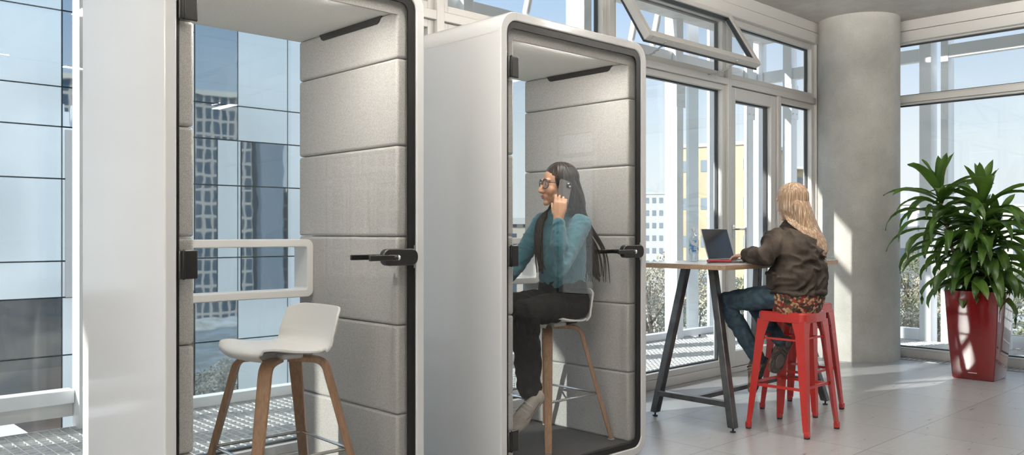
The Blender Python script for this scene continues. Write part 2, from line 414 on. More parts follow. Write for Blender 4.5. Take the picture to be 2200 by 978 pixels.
# mullions (bays) of the long facade
tn = [0]
def trim(lo, hi, mat='alu', bevel=.004):
    tn[0] += 1; return struct(f'trim_{tn[0]}', MB().box(lo, hi), M[mat], bevel=bevel)
bays = [-4.98, -3.34, -1.68, -.02, 1.64, 3.30, 4.96, 6.60, 8.26]
for x in bays: trim((x-.03, FY-.075, 0), (x+.03, FY+.06, 3.19))
trim((-5, FY-.07, 2.575), (8.40, FY+.05, 2.635))          # transom
trim((-5, FY-.09, 3.295), (8.62, FY+.06, CZ)); trim((-5, FY-.10, 3.185), (8.62, FY+.06, 3.29))
trim((-5, FY-.06, 0), (6.57, FY+.07, .075))
trim((6.63, FY-.06, 0), (8.30, FY+.07, .045))
for i in range(len(bays)-1):
    a, b = bays[i]+.03, bays[i+1]-.03
    if i < 7:
        window_unit('low', a, b, .075, 2.575, 'x')
    if i != 6:
        window_unit('top', a, b, 2.635, 3.185, 'x')
# door leaf and its side light
trim((7.455, FY-.07, .045), (7.515, FY+.05, 2.575))
d = struct_root('door_1')
def dbox(m, u0, d0, z0, u1, d1, z1): m.box((u0, FY+d0, z0), (u1, FY+d1, z1))
m_ = MB(); dbox(m_, 6.64, -.05, .05, 6.73, .03, 2.57); dbox(m_, 7.36, -.05, .05, 7.45, .03, 2.57); dbox(m_, 6.73, -.05, 2.46, 7.36, .03, 2.57); dbox(m_, 6.73, -.05, .05, 7.36, .03, .19)
m_.build('door_frame', M['alu'], d, bevel=.004)
m_ = MB(); dbox(m_, 6.73, -.01, .19, 6.745, .03, 2.46); dbox(m_, 7.345, -.01, .19, 7.36, .03, 2.46); dbox(m_, 6.745, -.01, 2.447, 7.345, .03, 2.46); m_.build('gasket', M['alu_dark'], d)
m_ = MB(); dbox(m_, 6.73, -.005, .19, 7.36, .005, 2.46); m_.build('pane', M['window_glass'], d)
h = MB(); hx = 6.685
h.tube([(hx, FY-.05, 1.29), (hx, FY-.12, 1.29), (hx+.10, FY-.12, 1.29)], .008, n=10); h.tube([(hx+.10, FY-.12, 1.30), (hx+.10, FY-.12, 1.10)], .009, n=10)
h.box((hx-.018, FY-.06, 1.22), (hx+.018, FY-.048, 1.33)); h.build('door_handle', M['chrome'], d, smooth=True)
window_unit('side', 7.515, 8.23, .045, 2.575, 'x')
window_unit('corner', 8.29, 8.52, .075, 3.185, 'x', frame=.03)
# the open top-hung sash above the table
W6a, W6b = 4.99, 6.57
r, frame_of, bx = window_unit('top', W6a, W6b, 2.635, 3.185, 'x', open_sash=True)
hinge = V((0, FY-.045, 3.175)); ang = math.atan2(.30, .49)
Rm = Matrix.Translation(hinge) @ Matrix.Rotation(-ang, 4, 'X')
sl = .585; s_ = MB(); fw = .055
for lo, hi in (((W6a, -.06, -sl), (W6a+fw, 0, 0)), ((W6b-fw, -.06, -sl), (W6b, 0, 0)), ((W6a+fw, -.06, -fw), (W6b-fw, 0, 0)), ((W6a+fw, -.06, -sl), (W6b-fw, 0, -sl+fw))):
    s_.box(lo, hi, Rm)
sash = s_.build('sash', M['alu'], r, bevel=.004)
s_ = MB()
for lo, hi in (((W6a+fw, -.045, -sl+fw), (W6a+fw+.012, -.01, -fw)), ((W6b-fw-.012, -.045, -sl+fw), (W6b-fw, -.01, -fw)), ((W6a+fw, -.045, -fw-.012), (W6b-fw, -.01, -fw)), ((W6a-.006, -.0, -sl-.006), (W6a+.02, .012, 0)), ((W6b-.02, 0, -sl-.006), (W6b+.006, .012, 0)), ((W6a, 0, -sl-.006), (W6b, .012, -sl+.02))):
    s_.box(lo, hi, Rm)
s_.build('gasket', M['alu_dark'], sash)
MB().box((W6a+fw, -.03, -sl+fw), (W6b-fw, -.02, -fw), Rm).build('pane', M['window_glass'], sash)
for xs in (5.22, 6.22):
    e = Rm @ V((xs, -.03, -sl)); st = V((xs+.04, FY-.06, 2.625))
    c = MB(); pts = [st, st.lerp(e, .5)+V((0, 0, -.035)), e]; c.tube(pts, .006, n=8, sub=5)
    for k in range(9): c.ell(st.lerp(e, k/8)+V((0, 0, -.14*(k/8)*(1-k/8))), (.010, .010, .010), n=8, m=6)
    c.build('stay_chain', M['steel'], r, smooth=True)
MB().box((5.74, FY-.115, 3.20), (5.86, FY-.098, 3.235)).build('latch', M['alu'], r, bevel=.004)
# right facade
for y in (4.02, 1.95, .48): trim((FX-.075, y-.03, 0), (FX+.06, y+.03, 3.19))
trim((FX-.07, .45, 2.575), (FX+.05, 4.05, 2.635)); trim((FX-.10, .45, 3.185), (FX+.06, 4.12, 3.29)); trim((FX-.09, .45, 3.295), (FX+.06, 4.12, CZ))
trim((FX-.06, .45, 0), (FX+.07, 4.05, .075))
for a, b in ((1.98, 3.99), (.51, 1.92)):
    window_unit('low', a, b, .075, 2.575, 'y', frame=.02); window_unit('top', a, b, 2.635, 3.185, 'y', frame=.015)
for a, b, z0, z1 in ((-2.42, -1.62, .35, 2.25), (-2.42, -1.62, 2.32, 2.70), (-8.65, -7.9, .4, 2.2), (-7.8, -7.0, .4, 2.2), (-6.9, -6.15, .4, 2.2), (-8.65, -7.4, 2.3, 2.75), (-7.4, -6.15, 2.3, 2.75)):
    window_unit('far', a, b, z0, z1, 'y', frame=.045)
# floor convector grille under the right windows
g = MB()
for k in range(70):
    y = .5+k*.05; g.box((FX-.26, y, -.001), (FX-.08, y+.022, .006))
g.box((FX-.27, .5, -.001), (FX-.258, 4.0, .007)); g.box((FX-.083, .5, -.001), (FX-.071, 4.0, .007))
tag(g.build('floor_grille', M['steel']), 'slim metal convector grille set in the floor along the right-hand windows', 'grille')
# column
cyl = MB(); CX, CY, CR = 8.455, 3.745, .39
rings = []
for z in (.0, .8, 1.6, 2.4, 3.2, 3.402): rings.append([V((CX+CR*math.cos(2*PI*k/96), CY+CR*math.sin(2*PI*k/96), z)) for k in range(96)])
cyl.loft(rings)
co = cyl.build('concrete_column', M['column'], smooth=True); tag(co, kind='structure')

# ------------------------------------------------------------------ galleries between the two skins
OY, OX = 5.92, 10.30
def grating(name, x0, x1, y0, y1, label, pitch=.062):
    m = MB(); n = int((x1-x0)/pitch)
    for k in range(n+1):
        x = x0+k*pitch; m.box((x-.0025, y0, -.045), (x+.0025, y1, -.003))
    n = int((y1-y0)/pitch)
    for k in range(n+1):
        y = y0+k*pitch; m.box((x0, y-.0025, -.030), (x1, y+.0025, -.004))
    for lo, hi in (((x0, y0, -.055), (x1, y0+.012, .0)), ((x0, y1-.012, -.055), (x1, y1, .0)), ((x0, y0, -.055), (x0+.012, y1, 0)), ((x1-.012, y0, -.055), (x1, y1, 0))): m.box(lo, hi)
    return tag(m.build(name, M['grating']), label, 'walkway')
grating('grating_walkway', -3.0, 8.70, FY+.09, OY+.02, 'galvanised steel grating walkway outside, running behind both phone booths and the table')
grating('grating_walkway', 8.95, OX-.02, .2, OY+.02, 'galvanised grating walkway outside the right-hand windows, behind the red planter')
b_ = MB(); b_.box((-3, FY+.1, -.32), (8.9, FY+.2, -.06)); b_.box((-3, OY-.08, -.32), (OX, OY+.06, -.06))
for x in (1.75, 3.41, 5.07, 6.73, 8.39): b_.box((x-.05, FY+.2, -.28), (x+.05, OY-.08, -.06))
b_.box((OX-.08, .2, -.32), (OX+.06, OY-.08, -.06)); b_.box((8.88, .2, -.32), (8.98, FY, -.06))
tag(b_.build('walkway_beams', M['white_steel']), kind='structure')
tag(MB().box((-16, FY+.26, 3.80), (OX+.05, OY, 3.98)).box((FX+.31, .2, 3.80), (OX+.05, FY+.26, 3.98)).build('upper_walkway_slab', M['kerb']), kind='structure')
tag(MB().box((-16, OY-.03, 3.43), (-2.9, OY+.02, 3.80)).build('sun_block_fascia', M['white_steel']), kind='structure')  # unseen fascia added to keep sun off the first booth's inner wall
tag(MB().box((-3, FY+.3, -3.4), (8.9, OY, -3.2)).build('lower_walkway_slab', M['kerb']), kind='structure')

def wpost(x0, y0, x1, y1, z0, z1, label, plate=False):
    t = thing('white_steel_post', ((x0+x1)/2, (y0+y1)/2, z0), label, 'post', 'white steel posts of the outer screen')
    MB().box((x0, y0, z0), (x1, y1, z1)).build('shaft', M['white_steel'], t, world=True, bevel=.004)
    if plate:
        m = MB(); cx, cy = (x0+x1)/2, (y0+y1)/2
        m.box((cx-.09, y0-.012, 2.75), (cx+.09, y0-.001, 3.2))
        for dz in (2.82, 2.97, 3.12):
            for dx in (-.05, .05): m.ell((cx+dx, y0-.018, dz), (.013, .010, .013), n=8, m=6)
        m.build('splice_plate', M['white_steel'], t, world=True)
    return t
wpost(1.753, 5.86, 1.875, 6.0, -.3, 6, 'white steel post outside at the far left, left of the first phone booth')
wpost(5.01, 5.86, 5.13, 6.12, -.3, 6, 'white steel post outside seen above the roof of the second booth at its left')
wpost(6.67, 5.86, 6.79, 6.12, -.3, 6, 'white steel post outside above the right half of the second booth roof', True)
wpost(8.33, 5.86, 8.46, 5.925, -.3, 6, 'wide white steel post outside right beside the second booth, behind the table', True)
wpost(8.75, 6.14, 8.80, 6.34, -.3, 6, 'slim white steel post outside above the water bottle')
wpost(8.98, 6.14, 9.20, 6.18, -.3, 6, 'flat white glass-fin panel outside behind the bottle and laptop')
wpost(9.45, 6.14, 9.62, 6.18, -.3, 6, 'narrow white fin panel outside at the left edge of the glass door frame')
wpost(9.93, 5.86, 10.06, 5.925, -.3, 6, 'white steel post outside seen through the glass door', True)
wpost(10.28, 5.86, 10.40, 6.0, -.3, 6, 'white corner post of the outer screen seen beside the blonde woman')
wpost(10.28, 5.44, 10.44, 5.56, -.3, 6, 'white steel post outside seen through the narrow light right of the glass door', True)
wpost(10.28, 5.12, 10.34, 5.18, -.3, 6, 'thin white steel post outside right behind the head of the blonde woman')
wpost(10.28, 3.70, 10.48, 3.83, -.3, 6, 'broad pale steel post outside just right of the concrete column')
wpost(10.30, 3.52, 10.50, 3.60, -.3, 6, 'slim white steel post outside behind the tall plant')
wpost(10.28, .2, 10.48, .33, -.3, 6, 'white steel post outside beyond the right edge of the picture')
for x in (.04, -1.62, -3.28, -4.94, -6.6): trim((x-.06, 5.86, -.3), (x+.06, 6.12, 6), 'white_steel')
def rail(lo, hi, label, name='white_rail'):
    return tag(MB().box(lo, hi).build(name, M['white_steel'], bevel=.004), label, 'rail', None)
rail((1.83, 5.93, .0), (10.27, 6.03, .075), 'low white kerb rail outside along the far edge of the long walkway')
tt = thing('raised_rail', (0, 6.0, .1), 'raised white rail with a grey channel under it outside at the far left', 'rail')
MB().box((-3, 5.94, .15), (1.75, 6.06, .235)).build('top_rail', M['white_steel'], tt, world=True, bevel=.004)
MB().box((-3, 5.98, .06), (1.75, 6.05, .149)).build('channel', M['alu'], tt, world=True)
rail((-14, 5.93, 3.29), (10.27, 6.0, 3.42), 'high white steel transom outside above the long walkway', 'steel_transom')
rail((10.31, .33, 3.27), (10.40, 3.52, 3.42), 'high white steel transom outside the right-hand windows, behind the plant', 'steel_transom')
rail((10.31, 3.83, 3.27), (10.40, 5.86, 3.42), 'high white steel transom outside just right of the column', 'steel_transom')
rail((10.31, .34, .0), (10.41, 3.51, .13), 'low white kerb rail outside behind the red planter')
rail((10.31, 3.84, .0), (10.41, 5.85, .13), 'low white kerb rail outside right of the concrete column')
# raking struts of the upper screen
for i, (x0, x1, lab) in enumerate(((5.92, 6.50, 'slanted white strut outside above the second booth'), (8.0, 8.6, 'slanted white strut outside seen through the open window sash'), (7.6, 8.2, 'second slanted white strut outside through the open sash, left of the other'), (9.5, 10.0, 'slanted white strut outside through the top window right of the open sash'))):
    m = MB(); m.tube([(x0, 5.965, 3.462), (x1, 5.965, 5.6)], .04, n=10)
    tag(m.build('raking_strut', M['white_steel'], smooth=True), lab, 'strut')
# outer panes
def opane(lo, hi, label): return tag(MB().box(lo, hi).build('screen_pane', M['outer_glass']), label, 'glass pane', 'clear glass panes of the outer screen')
xs = [-3, 1.69, 3.34, 5.0, 6.66, 8.31, 9.92, 10.27]
where = ['at the far left', 'behind the first booth window', 'between the two booths', 'above the second booth', 'left of the bottle', 'behind the bottle and the laptop', 'behind the glass door corner']
for i in range(7): opane((xs[i]+(.14 if i else 0), 5.985, .24 if i == 0 else .08), (xs[i+1]-.005, 5.993, 3.28), 'clear outer glass pane '+where[i]+' beyond the walkway')
opane((10.35, .35, .14), (10.358, 3.5, 3.26), 'clear outer glass pane beyond the walkway behind the tall plant')
# mesh railing beyond the planter
m = MB(); t = thing('mesh_railing', (10.2, 1.6, 0), 'white wire mesh railing outside to the right of the red planter', 'railing')
for y in (2.86, .5): MB().box((10.19, y-.02, .0), (10.23, y+.02, .70)).build('post', M['white_steel'], t, world=True)
for z in (.15, .26, .37, .48, .59, .69): m.box((10.205, .5, z-.008), (10.218, 2.86, z+.008))
for k in range(15): y = .5+k*.1686; m.box((10.205, y-.006, .15), (10.218, y+.006, .70))
m.build('mesh', M['white_steel'], t, world=True)

# ------------------------------------------------------------------ phone booths
BW, BH, BD0, BD1, IN = 1.137, 2.335, 2.95, 3.83, .121
seams = [.077, .467, .856, 1.243, 1.64, 2.02, 2.222]
M['booth_fill'] = None
_m, _nt, _o = new_mat('fill_strip_light'); _e = N(_nt, 'ShaderNodeEmission'); _e.inputs[0].default_value = (1,.965,.91,1); _e.inputs[1].default_value = BOOTH_FILL; L(_nt, _e.outputs[0], _o.inputs[0]); M['booth_fill'] = _m
def booth(x0, label, group=None):
    x1 = x0+BW; t = thing('phone_booth', ((x0+x1)/2, (BD0+BD1)/2, 0), label, 'phone booth', 'white phone booths'); K = dict(parent=t, world=True)
    o = rrect(x0, 0.004, x1, BH, .10, 10); i = rrect(x0+.043, .047, x1-.043, BH-.043, .065, 10)
    MB().ring_prism(o, i, 'y', BD0, BD1).build('shell', M['shell'], bevel=.006, seg=3, **K)
    sm = []
    for zz in (BH-.105, .105):
        sm += [((xx, BD0+.02, zz-.0012), (xx+.0004, BD1-.02, zz+.0012)) for xx in (x0-.0006, x1+.0002)]
        sm += [((xx, BD0-.0005, zz-.0010), (xx+.037, BD0+.001, zz+.0010)) for xx in (x0+.003, x1-.04)]
    for xx in (x0+.105, x1-.105): sm.append(((xx-.0012, BD0-.0005, BH-.04), (xx+.0012, BD0+.001, BH-.004)))
    for lo, hi in sm: MB().box(lo, hi).build('shell_seam', M['grey_plastic'], **K)
    xl, xr = x0+IN, x1-IN; yf, yb = 2.987, 3.82
    for s in range(6):
        za, zb = seams[s]+.0015, seams[s+1]-.0015
        for a, b, nm in ((x0+.046, xl, 'left'), (xr, x1-.046, 'right')):
            MB().box((a, yf, za), (b, yb, zb)).build('felt_panel', M['felt'], bevel=.012, seg=3, **K)
    MB().box((x0+.046, yf+.016, 2.2225), (x1-.046, yb, BH-.046)).build('ceiling_panel', M['felt_ceiling'], **K)
    MB().box((x0+.046, yf, 2.208), (x1-.046, yf+.014, BH-.046)).build('header_panel', M['felt'], **K)
    MB().box((xl+.12, yf+.0155, 2.2190), (xr-.24, yf+.0275, 2.2222)).build('fill_strip', M['booth_fill'], **K)  # glowing strip added out of sight behind the header to brighten the booth
    MB().box((x0+.05, yf+.01, .048), (x1-.05, yb, .076)).build('carpet_floor', M['carpet'], **K)
    q = [(3.10, 2.2215), (3.62, 2.2215), (3.60, 2.196), (3.585, 2.190), (3.135, 2.190), (3.12, 2.196)]
    MB().prism(q, 'x', xr-.004, xr+.02).build('air_slot', M['black'], **K)
    # dark rim behind the door
    o = rrect(x0+.044, .048, x1-.044, BH-.044, .064, 10); i = rrect(x0+.075, .10, x1-.058, BH-.085, .045, 10)
    MB().ring_prism(rrect(x0+.0445, .0485, x1-.0445, BH-.0445, .063, 10), rrect(x0+.054, .060, x1-.054, BH-.056, .06, 10), 'y', 2.972, 2.985).build('inner_rim', M['felt'], **K)
    # glass door: pane, black edge, hinges, handle
    dr = rrect(x0+.048, .052, x1-.048, BH-.048, .060, 10)
    door = MB().prism(dr, 'y', 2.958, 2.966).build('door', M['door_glass'], **K)
    K2 = dict(parent=door)
    off = t.location
    def wb(mb_, name, mat, **kk):
        mb_.v = [p-off for p in mb_.v]; return mb_.build(name, mat, parent=door, **kk)
    wb(MB().ring_prism(rrect(x0+.0465, .0505, x1-.0465, BH-.0465, .061, 10), rrect(x0+.054, .078, x1-.083, BH-.080, .04, 10), 'y', 2.9565, 2.9665), 'black_edge', M['black_gloss'])
    hy = (2.225-.0, 1.145, .155)
    for zc in (2.065, 1.147, .248):
        hb = wb(MB().box((x0+.050, 2.947, zc-.052), (x0+.118, 2.957, zc+.052)), 'hinge', M['black'], bevel=.008)
        MB_ = MB().tube([(x0+.066, 2.9465, zc-.048), (x0+.066, 2.9465, zc+.048)], .006, n=12)
        MB_.v = [p-off for p in MB_.v]; MB_.build('hinge_knuckle', M['black_gloss'], parent=door, smooth=True)
    zc = 1.155; hb = MB()
    body = rrect(x1-.235, zc-.036, x1-.052, zc+.036, .033, 8)
    hb = wb(MB().prism(body, 'y', 2.925, 2.9575), 'lock_case', M['black'], bevel=.004)
    lv = MB(); lv.tube([(x1-.205, 2.93, zc), (x1-.205, 2.885, zc)], .013, n=12); lv.box((x1-.335, 2.876, zc-.012), (x1-.19, 2.889, zc+.012)); wb(lv, 'door_handle', M['black'], bevel=.003)
    cap_ = MB(); cap_.ell((x1-.192, 2.878, zc), (.006, .012, .012)); wb(cap_, 'handle_end', M['chrome'], smooth=True)
    lv = MB(); lv.tube([(x1-.205, 2.966, zc), (x1-.205, 3.02, zc)], .012, n=12); lv.box((x1-.335, 3.014, zc-.011), (x1-.19, 3.026, zc+.011)); wb(lv, 'inner_handle', M['black'], bevel=.003)
    wb(MB().box((x1-.054, 2.9555, zc-.05), (x1-.0475, 2.9575, zc+.05)), 'strike_plate', M['chrome'])
    # back glass and shelf loop
    MB().box((x0+.05, 3.812, .05), (x1-.05, 3.82, BH-.05)).build('back_window', M['back_glass'], **K)
    o = rrect(xl-.03, .945, xr-.001, 1.228, .035, 8); i = rrect(xl-.02, .982, xr-.036, 1.190, .012, 8)
    dm = MB(); n = len(o)
    def fy(x): return 3.69-.012*math.sin((x-xl)*9.0)
    vs = [V((p[0], fy(p[0]), p[1])) for p in o]+[V((p[0], fy(p[0]), p[1])) for p in i]+[V((p[0], 3.805, p[1])) for p in o]+[V((p[0], 3.805, p[1])) for p in i]
    # finer top edge: subdivide long runs so that the wave shows
    def dens(loop):
        out = []
        for k in range(len(loop)):
            a, b = loop[k], loop[(k+1) % len(loop)]; out.append(a)
            if abs(a[0]-b[0]) > .2:
                for j in range(1, 24): out.append((a[0]+(b[0]-a[0])*j/24, a[1]+(b[1]-a[1])*j/24))
        return out
    o, i = dens(o), dens(i); n = len(o)
    vs = [V((p[0], fy(p[0]), p[1])) for p in o]+[V((p[0], fy(p[0]), p[1])) for p in i]+[V((p[0], 3.805, p[1])) for p in o]+[V((p[0], 3.805, p[1])) for p in i]
    fs = []
    for j in range(n):
        k = (j+1) % n; fs += [(j, k, n+k, n+j), (2*n+k, 2*n+j, 3*n+j, 3*n+k), (k, j, 2*n+j, 2*n+k), (n+j, n+k, 3*n+k, 3*n+j)]
    dm.add(vs, fs); dm.build('desk_loop', M['desk'], bevel=.004, **K)
    m = MB(); m.box((xr-.002, 2.99, .88), (xr+.001, 3.0, .90))
    return t
booth(1.158, 'white glass-fronted phone booth at the left, empty but for a white stool')
b2 = booth(2.757, 'white glass-fronted phone booth with the dark-haired woman inside')
# fabric label sewn to the right panel of the first booth
tg = MB().box((2.164, 2.998, 1.045), (2.166, 3.028, 1.085)).box((2.15, 2.984, 1.03), (2.172, 2.986, 1.065))
bt = bpy.data.objects['phone_booth']; tg.build('care_tag', M['grey_plastic'], bt, world=True)

# ------------------------------------------------------------------ wooden bar stools
def wood_stool(name_loc, rz, label):
    t = thing('bar_stool', name_loc, label, 'bar stool', 'white bar stools in the phone booths', rz)
    # seat faces local +X ; shell surface: u from front lip to top of back, v across
    prof = [(.205, .672), (.215, .688), (.195, .703), (.13, .706), (.05, .692), (-.04, .684), (-.11, .690), (-.160, .708), (-.190, .750), (-.205, .800), (-.218, .865)]
    wid = [.135, .175, .20, .222, .228, .228, .230, .232, .232, .228, .222]
    curve = [.0, .0, .0, .0, .004, .010, .018, .045, .062, .062, .058]
    pts, ws = [], []
    P = [V((a, 0, b)) for a, b in prof]
    sp, sr = smooth_path(P, list(zip(wid, curve)), 5)
    NV = 24; top = []
    for i, (p, (w, c)) in enumerate(zip(sp, sr)):
        row = []
        tt_ = i/(len(sp)-1)
        for j in range(NV+1):
            v = -1+2*j/NV
            vv = math.copysign(abs(v)**.9, v)
            x = p.x; z = p.z
            dish = abs(v)**2.4
            if tt_ > .55: x += c*dish*1.25
            z += (.012 if .2 < tt_ < .62 else 0)*dish
            # waterfall front corners, rounded top corners
            if tt_ < .25: z -= .008*dish*(1-tt_/.25); x -= .055*dish*(1-tt_/.25)
            if tt_ > .86: z -= .022*(max(0, abs(v)-.6)/.4)**2*(tt_-.86)/.14
            if .5 < tt_ < .72: vv *= 1-.04*math.sin((tt_-.5)/.22*PI)
            row.append(V((x, vv*w, z)))
        top.append(row)
    vs = [q for r_ in top for q in r_]; n = NV+1
    fs = [(i*n+j, i*n+j+1, (i+1)*n+j+1, (i+1)*n+j) for i in range(len(top)-1) for j in range(NV)]
    seat = MB().add(vs, fs).build('seat_shell', M['white_plastic'], t, smooth='all')
    so = seat.modifiers.new('th', 'SOLIDIFY'); so.thickness = .010; so.offset = 0
    bv = seat.modifiers.new('b', 'BEVEL'); bv.width = .004; bv.segments = 2; bv.limit_method = 'ANGLE'; bv.angle_limit = 1.0
    MB().box((-.13, -.05, .655), (.11, .05, .684)).box((-.05, -.11, .656), (.05, .11, .680)).build('seat_mount', M['grey_plastic'], t, bevel=.01)
    for sx in (-1, 1):
        for sy in (-1, 1):
            d_ = V((sx, sy, 0)).normalized(); side = V((-d_.y, d_.x, 0))
            path = [d_*.035+V((0,0,.648)), d_*.12+V((0,0,.648)), d_*.165+V((0,0,.642)), d_*.192+V((0,0,.62)), d_*.205+V((0,0,.58)), d_*.365+V((0,0,.013))]
            sp_, _ = smooth_path([V(p) for p in path[:5]], [(1,1)]*5, 4); sp_.append(V(path[5]))
            rings = []
            for k, p in enumerate(sp_):
                a = sp_[max(0, k-1)]; b = sp_[min(len(sp_)-1, k+1)]; T_ = (b-a).normalized(); nrm = T_.cross(side).normalized()
                f = min(1, k/8); w = .024+.004*(1-abs(f-.8)) ; h_ = .0115
                if k == len(sp_)-1: w = .019
                rings.append([p+side*w+nrm*h_, p-side*w+nrm*h_, p-side*w-nrm*h_, p+side*w-nrm*h_])
            MB().loft(rings).build('leg', M['beech'], t, bevel=.004)
            MB().ell(d_*.365+V((0,0,.008)), (.02, .02, .008), n=12, m=6).build('foot_glide', M['grey_plastic'], t, smooth=True)
    fr = MB(); R_ = .205+(.58-.27)/(.58-.013)*.16; c = [V((sx*R_/math.sqrt(2), sy*R_/math.sqrt(2), .27)) for sx, sy in ((1,1),(-1,1),(-1,-1),(1,-1))]
    for k in range(4): fr.tube([c[k], c[(k+1) % 4]], .007, n=10)
    fr.build('footrest', M['chrome'], t, smooth=True)
    return t
s1 = wood_stool((1.775, 3.27, .077), PI-.03, 'white moulded bar stool with bent wooden legs, unoccupied in the left booth')
s2 = copy_tree(s1); s2.location = (3.475, 3.335, .077); s2.rotation_euler.z = PI
s2['label'] = 'white moulded bar stool with wooden legs on which the dark-haired woman sits'

# ------------------------------------------------------------------ red metal stools
def red_stool():
    t = thing('metal_stool', (5.055, 2.665, 0), 'red metal stool that the blonde woman sits on at the table', 'stool', 'red metal stools')
    tp, bt_, H = .155, .212, .76
    m = MB(); o = rrect(-tp, -tp, tp, tp, .035, 6)
    m.prism(o, 'z', H-.012, H)
    sk = rrect(-tp-.006, -tp-.006, tp+.006, tp+.006, .04, 6)
    m.ring_prism(sk, rrect(-tp+.012, -tp+.012, tp-.012, tp-.012, .02, 6), 'z', H-.065, H-.006)
    m.build('seat', M['red_metal'], t, bevel=.004)
    MB().tube([(-.04, 0, H+.0003), (.04, 0, H+.0003)], (.012, .002), n=12, up=(0,0,1)).build('grip_slot', M['black'], t)
    for sx in (-1, 1):
        for sy in (-1, 1):
            # folded sheet leg: an L section that tapers and flares
            rings = []
            for k, z in enumerate((H-.05, H-.14, .42, .10, .035)):
                f = (H-z)/H; c = tp+(bt_-tp)*f; w = (.085, .062, .052, .036, .032)[k]; th = .006
                px, py = sx*c, sy*c
                rings.append([V((px, py, z)), V((px-sx*w, py, z)), V((px-sx*w, py-sy*th, z)), V((px-sx*(w*.55), py-sy*(th+.012), z)), V((px-sx*(th+.012), py-sy*(w*.55), z)), V((px-sx*th, py-sy*w, z)), V((px, py-sy*w, z))])
            leg = MB().loft(rings).build('leg', M['red_metal'], t, bevel=.002)
            fc = V((sx*(bt_-.013), sy*(bt_-.013), 0)); lf = MB().box(fc+V((-.016,-.016,.010)), fc+V((.016,.016,.045))); lf.build('foot_cap', M['red_metal'], leg, bevel=.004)
            MB().box(fc+V((-.014,-.014,0)), fc+V((.014,.014,.011))).build('rubber_foot', M['rubber'], leg, bevel=.003)
    for z, thk, nm_ in ((.30, .009, 'crossbar'), (.60, .006, 'upper_crossbar')):
        c = tp+(bt_-tp)*(H-z)/H-.018
        for k in range(4):
            a = PI/2*k+PI/4; b = a+PI/2
            A = V((math.cos(a)*c*1.414, math.sin(a)*c*1.414, z-(.012 if k % 2 else 0))); B = V((math.cos(b)*c*1.414, math.sin(b)*c*1.414, z-(.012 if k % 2 else 0)))
            d_ = (B-A).normalized(); nn = V((-d_.y, d_.x, 0))
            MB().loft([[p+nn*.004+V((0,0,thk)), p-nn*.004+V((0,0,thk)), p-nn*.004-V((0,0,thk)), p+nn*.004-V((0,0,thk))] for p in (A, B)]).build(nm_, M['red_metal'], t)
    return t
r1 = red_stool()
r2 = copy_tree(r1); r2.location = (5.665, 2.915, 0); r2['label'] = 'empty red metal stool pushed in behind the occupied one, nearer the column'

# ------------------------------------------------------------------ high table
tx0, tx1, ty0, ty1, tz = 4.53, 6.05, 2.83, 3.53, 1.06
t = thing('high_table', ((tx0+tx1)/2, (ty0+ty1)/2, 0), 'high bar table with an oak-edged top and dark splayed metal legs', 'table')
MB().box((tx0, ty0, tz-.032), (tx1, ty1, tz-.003)).build('tabletop_core', M['table_edge'], t, world=True, bevel=.001)
MB().box((tx0+.001, ty0+.001, tz-.003), (tx1-.001, ty1-.001, tz)).build('tabletop_laminate', M['table_top'], t, world=True)
def tleg(fx, fyy, tx_, ty_):
    rings = []
    for p, in (((fx, fyy, .03),), ((tx_, ty_, tz-.032),)):
        p = V(p); rings.append([p+V((a, b, 0)) for a, b in ((-.026, -.026), (.026, -.026), (.026, .026), (-.026, .026))])
    lg = MB().loft(rings).build('leg', M['gun'], t, world=True, bevel=.006)
    lv = MB(); lv.tube([(fx, fyy, .004), (fx, fyy, .03)], .006, n=8); lv.tube([(fx, fyy, .003), (fx, fyy, .008)], .018, n=12, round_ends=False)
    lv.v = [p-t.location for p in lv.v]; lv.build('levelling_foot', M['rubber'], lg)
for fx, fyy, tx_, ty_ in ((4.68, 2.87, 4.84, 3.12), (4.72, 3.50, 4.84, 3.33), (5.93, 2.87, 5.78, 3.12), (5.97, 3.48, 5.78, 3.33)): tleg(fx, fyy, tx_, ty_)
m = MB(); m.box((4.685, 2.92, .15), (4.735, 3.46, .185)); m.box((5.915, 2.92, .15), (5.955, 3.46, .185)); m.box((4.735, 3.16, .152), (5.915, 3.20, .182))
m.build('stretcher', M['gun'], t, world=True, bevel=.003)
m = MB(); m.box((4.82, 3.10, tz-.045), (4.87, 3.35, tz-.033)); m.box((5.755, 3.10, tz-.045), (5.805, 3.35, tz-.033)); m.box((4.87, 3.20, tz-.045), (5.755, 3.25, tz-.034)); m.build('top_rail', M['gun'], t, world=True)

# laptop
lp = thing('laptop', (5.115, 3.10, tz), 'open silver laptop with a dark glossy screen on the high table', 'laptop')
MB().box((4.95, 2.99, tz+.0015), (5.28, 3.22, tz+.015)).build('base', M['laptop'], lp, world=True, bevel=.004)
MB().box((5.055, 3.0, tz+.0152), (5.175, 3.075, tz+.0158)).build('trackpad', M['grey_plastic'], lp, world=True)
kb = MB()
for r_ in range(6):
    for c_ in range(14): kb.box((4.972+c_*.0208, 3.085+r_*.0195, tz+.0151), (4.989+c_*.0208, 3.100+r_*.0195, tz+.0175))
kb.build('keyboard', M['key'], lp, world=True)
La = Matrix.Translation((5.115, 3.222, tz+.014)) @ Matrix.Rotation(math.radians(-17), 4, 'X')
lid = MB().box((-.165, 0, 0), (.165, .006, .222), La).build('lid', M['laptop'], lp, world=True, bevel=.002)
scr = MB().box((-.160, -.0012, .006), (.160, -.0002, .218), La); scr.v = [p-lp.location for p in scr.v]; scr.build('screen', M['screen'], lid)
